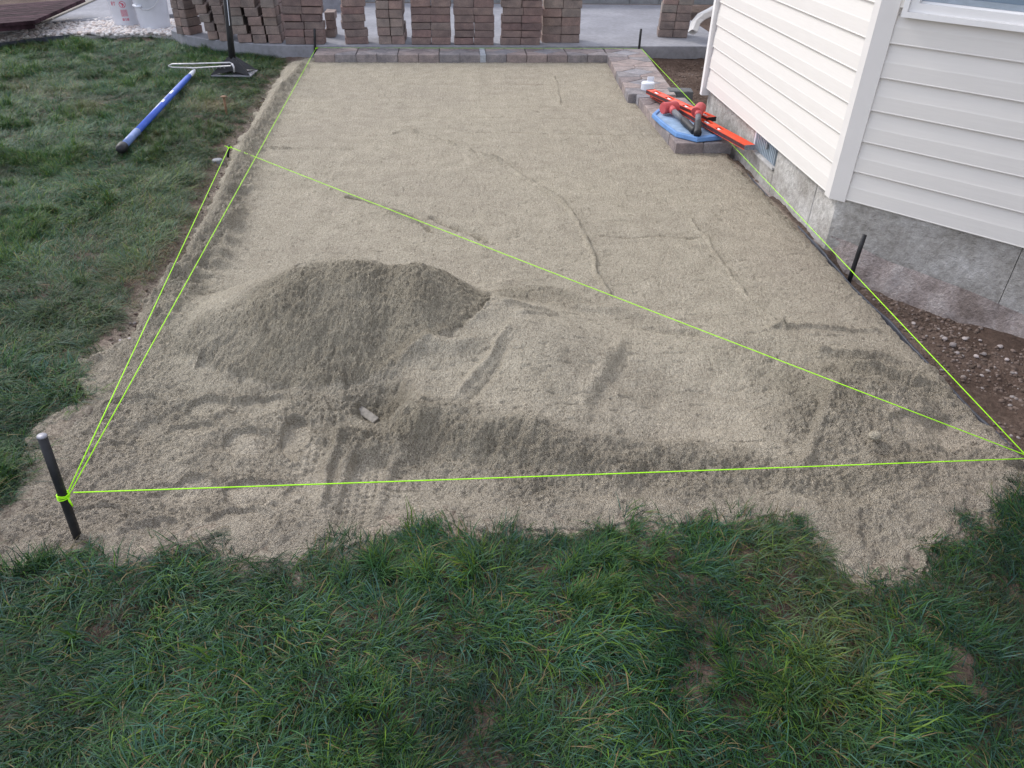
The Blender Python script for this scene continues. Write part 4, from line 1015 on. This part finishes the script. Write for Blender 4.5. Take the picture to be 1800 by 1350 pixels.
mallet(m1, at(1195, 187, ZP+0.040)-at(1162, 191, ZP+0.040), at(1222, 231, ZP+0.014), 'red rubber mallet lying on the blue pad, head to the left', M_greyh)
m2 = at(1228, 193, ZP+0.085)
mallet(m2, np.array([0.5, 0.75, 0.1]), at(1226, 236, ZP+0.016), 'second red mallet resting on the levels, grey handle pointing to the camera', M_greyh, 0.038, 0.11)
tagp = at(1216, 226, ZP+0.012); tg = MB().box(-0.030, 0.030, -0.022, 0.022, 0, 0.006).build('tag_card', M_black, None, bevel=0.001); tg.location = tagp; tg.rotation_euler = (0, 0, -0.2)
tag(tg, 'dark card with a white sticker lying on the blue pad under the mallet handles', 'tag')
stk = MB().box(-0.018, 0.016, -0.015, 0.015, 0.006, 0.0068).build('sticker', M_white, tg)
# white reel box
wbx = empty('plastic_box', at(1138, 158, ZT), label='small white plastic box with a flap, at the far end of the orange levels', cat='box')
bz = np.array(wbx.location)
MB().lathe([(0.0, 0.0), (0.052, 0.0), (0.056, 0.006), (0.056, 0.055), (0.05, 0.062), (0.0, 0.062)], 16).build('body', M_white, wbx)
MB().box(0.0, 0.055, 0.035, 0.045, 0.05, 0.095).build('flap', M_white, wbx, bevel=0.002)

# ------------------------------------------------------------------ things on the lawn
# blue pole
pa, pb_ = at(212, 262, 0.035), at(342, 124, 0.045); dr = (pb_-pa); Lp = np.linalg.norm(dr)
bp = empty('blue_pole', pa, label='long bright blue pole with a black end cap lying on the lawn', cat='pole')
u_ = dr/Lp
MB().tube([u_*0.39, u_*(Lp*0.75), u_*(Lp-0.28), u_*(Lp-0.20)], [0.0225, 0.0225, 0.022, 0.018], 18).build('shaft', M_bpipe, bp, True)
MB().tube([u_*(Lp-0.199), u_*(Lp-0.05), u_*Lp], [0.018, 0.017, 0.011], 14).build('tip', M_white, bp, True)
MB().tube([u_*0.075, u_*0.385], [0.024, 0.0245], 18).build('sleeve', M_bpipe2, bp, True)
MB().tube([u_*-0.02, u_*0.0, u_*0.06, u_*0.074], [0.020, 0.031, 0.032, 0.026], 18).build('end_cap', M_black, bp, True)
sc_ = MB(); 
for t_, w_ in ((0.62, 0.05), (0.50, 0.035)):
    c_ = u_*Lp*t_; side = np.cross(u_, [0, 0, 1]); 
    vs = []; 
    for a in (-0.4, -0.1, 0.2, 0.5):
        n_ = np.array([0, 0, 1])*math.cos(a)+side*math.sin(a)
        vs += [c_+n_*0.0233-u_*w_, c_+n_*0.0233+u_*w_]
    sc_.add(vs, [(2*i, 2*i+1, 2*i+3, 2*i+2) for i in range(3)])
sc_.build('sticker', M_white, bp)
# tamper
tb = at(415, 131, 0.0); tb[2] = 0.005
tam = empty('hand_tamper', tb, -0.06, label='black hand tamper standing upright on the lawn with a square plate', cat='tamper')
MB().box(-0.185, 0.165, -0.12, 0.12, 0.0, 0.012).build('plate', M_steelend, tam, bevel=0.002)
tp_ = at_y(396, 0, tb[1])-tb; hd = (tp_-np.array([-0.012, 0, 0.16])); hd = hd/np.linalg.norm(hd)
h0 = np.array([-0.01, 0.0, 0.10])
MB().tube([h0, h0+hd*0.25, h0+hd*1.05], [0.030, 0.026, 0.025], 14).build('handle', M_black, tam, True)
st_ = MB().box(0.0, 0.006, -0.0275, -0.0265, 0.32, 0.62).xf(lambda p: np.array([h0[0]+0.012+p[0]+hd[0]*p[2], p[1]-0.001, h0[2]+p[2]*0.95])).build('white_streak', M_white, tam)  # thin white streak along the handle
# pyramid braces: two crossed tapered plates with flared feet
br = MB()
apex = np.array([-0.01, 0, 0.15])
for (x0, y0), (x1, y1) in (((-0.19, -0.12), (0.0, -0.085)), ((0.0, -0.085), (0.16, -0.12)), ((0.16, -0.12), (0.10, 0.0)), ((0.10, 0.0), (0.16, 0.12)), ((0.16, 0.12), (0, 0.085)), ((0, 0.085), (-0.19, 0.12)), ((-0.19, 0.12), (-0.12, 0)), ((-0.12, 0), (-0.19, -0.12))):
    k0_ = np.array([x0, y0, 0.0125]); k1_ = np.array([x1, y1, 0.0125 if abs(y1) != 0.085 and abs(x1) > 0.11 else 0.03])
    k0_[2] = 0.0125 if (abs(y0) == 0.12) else 0.045; k1_[2] = 0.0125 if (abs(y1) == 0.12) else 0.045
    tp0 = apex+np.array([x0*0.13, y0*0.2, 0.0]); tp1 = apex+np.array([x1*0.13, y1*0.2, 0.0])
    br.add([k0_, k1_, tp1, tp0, k0_*0.97, k1_*0.97, tp1*0.97, tp0*0.97], [(0, 1, 2, 3), (7, 6, 5, 4), (0, 4, 5, 1), (1, 5, 6, 2), (2, 6, 7, 3), (3, 7, 4, 0)])
br.build('brace', M_black, tam)
# wire loop frame
rk = [at_y(a, b, tb[1]-0.10) for a, b in ((296, 116), (303, 112.5), (340, 112), (404, 110), (409, 112), (405, 116), (345, 119.5), (303, 118.5), (296, 116))]
rkb = np.array(rk[0])
rake = empty('rake_head', rkb, label='thin pale metal rake frame sticking out sideways from the tamper', cat='rake')
MB().tube([p-rkb for p in rk], 0.006, 8).build('frame', M_steel, rake, True)
q0 = at_y(408, 112, tb[1]-0.11)-rkb; q1 = at_y(412, 127, tb[1]-0.13)-rkb
MB().tube([q0, (q0+q1)/2+np.array([0.006, 0, 0.01]), q1], 0.008, 8).build('tang', M_steel, rake, True)
for i in range(12):
    p0_ = at_y(314+7.2*i, 118.2, tb[1]-0.10)-rkb
    MB().tube([p0_, p0_+np.array([0.002, 0.035, -0.015]), p0_+np.array([0.003, 0.045, -0.05])], [0.004, 0.004, 0.002], 6).build('tine', M_steel, rake, True)
# rusty spike
nb = at(399, 205, -0.02); ntp = at_y(393, 169, nb[1])
sp_ = empty('rusty_spike', nb, label='rusty steel spike with a flat head standing at the lawn edge', cat='spike')
ax = ntp-nb
MB().tube([ax*-0.1, ax*0.5, ax*0.95], [0.007, 0.009, 0.010], 10).build('shank', M_rust, sp_, True)
MB().tube([ax*0.951, ax*0.97, ax*1.0], [0.016, 0.024, 0.022], 12).build('head', M_rust, sp_, True)
# sprinkler head
sp = at(381, 276, 0.0); sk = empty('sprinkler_head', (sp[0], sp[1], -0.075), label='round grey sprinkler head in bare soil at the lawn edge', cat='sprinkler')
MB().lathe([(0.036, 0.0), (0.038, 0.045), (0.034, 0.055)], 20).build('body', M_grey, sk, True)
MB().lathe([(0.0335, 0.0552), (0.030, 0.060), (0.012, 0.061), (0.0, 0.060)], 20).build('cap', M_grey, sk, True)
# half buried board in the sand
ba, bb = at(594, 694, -0.062), at(662, 741, -0.072); d_ = bb-ba; Lb = np.linalg.norm(d_)
brd = MB().box(0, Lb, -0.016, 0.016, -0.03, 0.012)
o = brd.build('board', M_wood, None, bevel=0.002); o.location = ba; o.rotation_euler = (0.25, 0.06, math.atan2(d_[1], d_[0])); tag(o, 'sand covered wooden board end half buried in the dug hole', 'board')
# sand clods
for a, b, r_, lab in ((1538, 766, 0.020, 'round clod of moist sand on the right heap'), (545, 528, 0.014, 'small lump of sand on the left slope of the big mound')):
    p = at(a, b, 0.0); zz_, rr_, dd_ = sand_height(np.array([p[0]]), np.array([p[1]])); p = at(a, b, float(zz_[0])+0.006)
    v = iv*(1+0.10*(RS.rand(len(iv), 1)-0.5))*r_*np.array([1.1, 1.0, 0.85])
    o = MB().add(v, ifc).build('sand_clod', M_sand, None, True); o.location = p; tag(o, lab, 'sand clod')

# ------------------------------------------------------------------ buckets
def bucket(c, r0, r1, h, label, rz=0.0):
    e = empty('bucket', c, rz, label=label, cat='bucket')
    MB().lathe([(0, 0.004), (r0-0.004, 0.0), (r0, 0.008), (r1, h-0.09), (r1+0.006, h-0.085), (r1+0.006, h-0.08), (r1+0.001, h-0.075), (r1+0.003, h-0.012), (r1+0.008, h-0.008), (r1+0.006, h), (r1-0.002, h), (r0-0.004, 0.012), (0, 0.012)], 48).build('body', M_white, e, True)
    return e
def cyl_print(e, r0, r1, h, items, m, name):
    """flat print wrapped on the bucket wall: items = list of polygons in (angle metres, height)"""
    mb = MB()
    for poly in items:
        vs = []
        for u, z_ in poly:
            r = r0+(r1-r0)*z_/(h-0.09)+0.0012; a = u/r; vs.append((r*math.cos(a), r*math.sin(a), z_))
        mb.add(vs, [tuple(range(len(vs)))])
    return mb.build(name, m, e)
B1 = at(217, 47, 0.03); B1[1] += 0.13
bk = bucket(B1, 0.130, 0.148, 0.37, 'white plastic bucket with a red printed warning label, left of two')
B2 = at(266, 52, 0.03); B2[1] += 0.16
bk2 = bucket(B2, 0.160, 0.178, 0.40, 'larger plain white bucket with its handle hanging down, right of two')
ang = math.atan2(-B1[1], -B1[0])
def rectp(u0, u1, z0, z1, n=3): return [(u0+(u1-u0)*i/n, z0) for i in range(n+1)]+[(u1-(u1-u0)*i/n, z1) for i in range(n+1)]
items = []
bk.rotation_euler = (0, 0, ang-0.02)
# prohibition circle with falling child pictogram
R_ = 0.034; zc = 0.225
for k in range(24):
    a0, a1 = 2*math.pi*k/24, 2*math.pi*(k+1)/24
    items.append([(R_*math.cos(a0), zc+R_*math.sin(a0)), (R_*math.cos(a1), zc+R_*math.sin(a1)), ((R_-.005)*math.cos(a1), zc+(R_-.005)*math.sin(a1)), ((R_-.005)*math.cos(a0), zc+(R_-.005)*math.sin(a0))])
items.append([(-0.022, zc+0.026), (-0.026, zc+0.022), (0.022, zc-0.026), (0.026, zc-0.022)])
items.append([(-0.012, zc+0.012), (0.004, zc+0.016), (0.016, zc+0.002), (0.010, zc-0.012), (-0.004, zc-0.006)])
items.append([(-0.024, zc+0.018), (-0.010, zc+0.022), (-0.006, zc+0.014), (-0.02, zc+0.010)])
items.append([(0.000, zc-0.008), (0.006, zc-0.022), (-0.004, zc-0.024), (-0.008, zc-0.012)])
rs = random.Random(3)
z_ = 0.172
for ln in range(7):
    u = -0.034
    while u < 0.032:
        l_ = rs.uniform(0.005, 0.014); items.append([(u, z_), (min(u+l_, 0.034), z_), (min(u+l_, 0.034), z_-0.006), (u, z_-0.006)]); u += l_+0.003
    z_ -= 0.010
for u0, u1 in ((-0.034, -0.012), (-0.004, 0.006), (0.012, 0.034)):
    for r_ in range(3): items.append([(u0, 0.085-0.009*r_), (u1, 0.085-0.009*r_), (u1, 0.079-0.009*r_), (u0, 0.079-0.009*r_)])
cyl_print(bk, 0.130, 0.148, 0.37, items, M_print, 'warning_label')
# letters at the left edge: R T
lt = []
def stroke(u0, z0, u1, z1, w_=0.006):
    dx, dz = u1-u0, z1-z0; l_ = math.hypot(dx, dz); nx, nz = -dz/l_*w_/2, dx/l_*w_/2
    lt.append([(u0+nx, z0+nz), (u1+nx, z1+nz), (u1-nx, z1-nz), (u0-nx, z0-nz)])
ub = 0.118*-1
zt, zb_ = 0.25, 0.215
for p in ((0, zb_, 0, zt), (0, zt, 0.014, zt), (0.014, zt, 0.014, zt-0.016), (0.014, zt-0.016, 0, zt-0.016), (0.004, zt-0.016, 0.016, zb_), (0.024, zt, 0.048, zt), (0.036, zt, 0.036, zb_)):
    stroke(ub+p[0], p[1], ub+p[2], p[3])
cyl_print(bk, 0.130, 0.148, 0.37, lt, M_print, 'lettering')
# bucket handle
hw = [(-0.165, -0.06, 0.30), (-0.10, -0.150, 0.235), (-0.04, -0.178, 0.20), (0.03, -0.182, 0.20), (0.09, -0.170, 0.235), (0.14, -0.13, 0.29), (0.176, -0.05, 0.34)]
MB().tube(hw, 0.003, 6).build('wire_handle', M_steel, bk2, True)
MB().tube([(-0.155, -0.092, 0.232), (-0.11, -0.140, 0.225), (-0.045, -0.178, 0.232)], 0.012, 10).build('handle_grip', M_white, bk2, True)

# ------------------------------------------------------------------ grass
def clump(seed, n, rad, hmin, hmax, wd, lean, up, dry=0.04):
    rs = np.random.RandomState(seed); V = []; Fc = []; Cc_ = []
    for i in range(n):
        r = rad*math.sqrt(rs.rand()); a = rs.rand()*6.283; p = np.array([r*math.cos(a), r*math.sin(a), -0.006])
        az = rs.randn()*lean; el = math.radians(up+rs.randn()*14); ln = rs.uniform(hmin, hmax); w_ = wd*rs.uniform(0.55, 1.5)
        bend = rs.uniform(0.25, 0.75); ns = 4; k0 = len(V)
        for s_ in range(ns+1):
            t_ = s_/ns; ww = w_*(1-t_**2.2)*0.5+0.00005
            sdv = np.array([-math.sin(az), math.cos(az), 0])
            V.append(p-sdv*ww); V.append(p+sdv*ww)
            d = np.array([math.cos(az)*math.cos(el), math.sin(az)*math.cos(el), math.sin(el)])
            p = p+d*ln/ns; el -= bend*(0.6+0.5*t_); el = max(el, -0.25); az += rs.randn()*0.12
        for s_ in range(ns): Fc.append((k0+2*s_, k0+2*s_+1, k0+2*s_+3, k0+2*s_+2))
        q = rs.rand()
        if q < dry: c = np.array([0.22, 0.175, 0.10])*rs.uniform(0.7, 1.2)
        elif q < dry+0.30: c = np.array([0.044, 0.092, 0.070])*rs.uniform(0.55, 1.75)
        elif q < dry+0.45: c = np.array([0.075, 0.135, 0.030])*rs.uniform(0.6, 1.6)
        else: c = np.array([0.044, 0.098, 0.040])*rs.uniform(0.5, 1.75)
        Cc_ += [(*c, 1)]*(2*(ns+1))
    me = bpy.data.meshes.new('grass_clump'); me.from_pydata([tuple(v) for v in V], [], Fc)
    ca = me.color_attributes.new('bc', 'FLOAT_COLOR', 'POINT'); ca.data.foreach_set('color', np.array(Cc_, np.float32).reshape(-1))
    me.polygons.foreach_set('use_smooth', [True]*len(me.polygons)); me.materials.append(M_grass)
    return bpy.data.objects.new('grass_clump', me)
gcol = bpy.data.collections.new('grass_prototypes')
spec = [(48, 0.045, 0.035, 0.090, 0.0022, 0.75, 44), (50, 0.045, 0.04, 0.095, 0.0020, 0.6, 36), (48, 0.045, 0.03, 0.07, 0.0022, 1.3, 50), (43, 0.040, 0.05, 0.10, 0.0020, 0.45, 34),
        (48, 0.05, 0.03, 0.07, 0.0020, 2.2, 46), (50, 0.020, 0.05, 0.095, 0.0024, 1.4, 66), (45, 0.050, 0.03, 0.08, 0.0019, 1.0, 38), (60, 0.055, 0.02, 0.05, 0.0019, 1.8, 30)]
protos = []
for i in range(16):
    s_ = spec[i % 8]; o = clump(100+i, *s_, dry=0.05 if i % 8 != 7 else 0.35); o.name = f'clump_{i:02d}'; gcol.objects.link(o); protos.append(o)
def pts_region(n, poly_x, poly_y):
    return RS.uniform(poly_x[0], poly_x[1], n), RS.uniform(poly_y[0], poly_y[1], n)
gx1, gy1 = pts_region(7200, (-1.9, 2.1), (0.25, 2.1))         # foreground
gx2, gy2 = pts_region(11500, (-3.6, -0.9), (1.5, 5.2))
gx3, gy3 = pts_region(12500, (-5.6, -1.2), (5.0, 9.3))
gx4, gy4 = pts_region(5500, (-7.5, -3.4), (2.5, 9.2))
gxa = np.concatenate([gx1, gx2, gx3, gx4]); gya = np.concatenate([gy1, gy2, gy3, gy4])
far_s = np.concatenate([np.ones(len(gx1)), np.full(len(gx2), 1.0), np.full(len(gx3), 1.15), np.full(len(gx4), 1.3)])
sda = sand_sd(gxa, gya)
keep = sda+edge_wob(gxa, gya)+0.012*RS.randn(len(gxa)) < np.where(gya < 2.6, -0.010, -0.018)
lawn_far = [tuple(at(a, b, .0)[:2]) for a, b in ((-400, 190), (-60, 90), (0, 78), (60, 70), (122, 63), (250, 62), (318, 66), (364, 72), (415, 77), (470, 84), (500, 102), (545, 110))]
lim = np.interp(gxa, [p[0] for p in lawn_far], [p[1] for p in lawn_far])
keep &= (gya < lim-0.02) | (gxa > -1.2)
keep &= ~((gxa > EDGE_X-0.03) & (gya > 1.72)) & ~((gxa > -1.2) & (gya > 3.0))
# thin, worn turf beside the ditch
D, _, _ = seg_dist(gxa, gya, pl((520, 104), (478, 150), (443, 205), (395, 262), (340, 380), (250, 505), (205, 600)))
wear = np.exp(-(D/0.075)**2)*(gya > 2.6)
keep &= (RS.rand(len(gxa)) > wear*0.9) & ((D > 0.022) | (gya < 2.6))
bald = np.zeros(len(gxa))
for a, b, r in ((605, 1195, .035), (720, 1130, .02), (1210, 1085, .02), (1490, 1340, .03), (1130, 945, .05), (880, 980, .03), (1640, 1000, .02), (800, 1130, .025)):
    r *= 0.6; c = W(a, b); bald = np.maximum(bald, np.exp(-((gxa-c[0])**2+(gya-c[1])**2)/r**2))
keep &= RS.rand(len(gxa)) > bald*1.1
gxa, gya, far_s, wear = gxa[keep], gya[keep], far_s[keep], wear[keep]
gza = ground_z(gxa, gya)
gza = np.maximum(gza, -0.05)
flow = 5.0*fbm(gxa, gya, 1.9, 2, 100)+4.5*fbm(gxa, gya, 6, 2, 103)+RS.randn(len(gxa))*0.55
n1 = fbm(gxa, gya, 3.2, 3, 110); n2 = fbm(gxa, gya, 1.1, 3, 113)
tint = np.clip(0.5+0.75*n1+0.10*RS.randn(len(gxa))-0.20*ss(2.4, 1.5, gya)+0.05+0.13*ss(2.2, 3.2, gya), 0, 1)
dryp = np.clip(0.55*ss(0.25, 0.6, fbm(gxa, gya, 2.1, 3, 120)+0.10*RS.randn(len(gxa)))+0.55*wear+0.18*(gya > 2.6)*ss(0.9, 0.2, D[keep]), 0, 0.8)
for a, b, r in ((1690, 1020, .10), (1760, 1060, .09), (1800, 1120, .07), (600, 960, .04), (880, 975, .05), (1020, 925, .04), (395, 215, .2), (350, 160, .15), (280, 240, .12), (60, 850, .08)):
    c = W(a, b); dryp = np.maximum(dryp, 0.7*np.exp(-((gxa-c[0])**2+(gya-c[1])**2)/r**2)*RS.rand(len(gxa))**0.5)
dryp *= RS.rand(len(gxa))**0.4*np.where(gya < 2.2, 0.6, 1.0)
idx = RS.randint(0, 16, len(gxa)); up = fbm(gxa, gya, 4, 2, 130) > 0.22
idx = np.where(up & (RS.rand(len(gxa)) < 0.6), np.where(RS.rand(len(gxa)) < .5, 5, 13), idx)
idx = np.where((idx % 8 == 5) & ~up, (idx+1) % 16, idx)
tint = np.where(idx % 8 == 5, np.clip(tint+0.22, 0, 1.1), tint)
idx = np.where((wear > 0.3) & (RS.rand(len(gxa)) < 0.7), 7, idx)
scl = far_s*(0.70+0.50*RS.rand(len(gxa)))*(1+0.5*n1+0.3*n2)*(1-0.35*wear)
tilt = RS.randn(len(gxa), 2)*0.12
print('grass clumps', len(gxa))
me = bpy.data.meshes.new('grass'); me.vertices.add(len(gxa)); me.vertices.foreach_set('co', np.stack([gxa, gya, gza], -1).reshape(-1).astype(np.float32))
def addattr(n, ty, d, key='value'):
    a = me.attributes.new(n, ty, 'POINT'); a.data.foreach_set(key, d)
addattr('rot', 'FLOAT_VECTOR', np.stack([tilt[:, 0], tilt[:, 1], flow], -1).reshape(-1).astype(np.float32), 'vector')
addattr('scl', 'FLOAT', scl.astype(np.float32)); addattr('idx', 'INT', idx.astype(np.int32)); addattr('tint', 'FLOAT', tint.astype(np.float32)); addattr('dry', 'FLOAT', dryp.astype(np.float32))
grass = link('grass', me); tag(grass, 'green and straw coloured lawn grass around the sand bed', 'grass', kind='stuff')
ng = bpy.data.node_groups.new('grass_scatter', 'GeometryNodeTree')
ng.interface.new_socket('Geometry', in_out='INPUT', socket_type='NodeSocketGeometry'); ng.interface.new_socket('Geometry', in_out='OUTPUT', socket_type='NodeSocketGeometry')
gi = ng.nodes.new('NodeGroupInput'); go = ng.nodes.new('NodeGroupOutput'); ip = ng.nodes.new('GeometryNodeInstanceOnPoints'); ci = ng.nodes.new('GeometryNodeCollectionInfo')
ci.inputs['Collection'].default_value = gcol; ci.inputs['Separate Children'].default_value = True; ci.inputs['Reset Children'].default_value = True
ip.inputs['Pick Instance'].default_value = True
def na(n, ty):
    a = ng.nodes.new('GeometryNodeInputNamedAttribute'); a.data_type = ty; a.inputs['Name'].default_value = n
    return [s_ for s_ in a.outputs if s_.enabled and s_.name == 'Attribute'][0]
ng.links.new(gi.outputs[0], ip.inputs['Points']); ng.links.new(ci.outputs[0], ip.inputs['Instance'])
ng.links.new(na('idx', 'INT'), ip.inputs['Instance Index']); ng.links.new(na('rot', 'FLOAT_VECTOR'), ip.inputs['Rotation']); ng.links.new(na('scl', 'FLOAT'), ip.inputs['Scale'])
ng.links.new(ip.outputs[0], go.inputs[0])
md = grass.modifiers.new('scatter', 'NODES'); md.node_group = ng
bpy.context.view_layer.update()
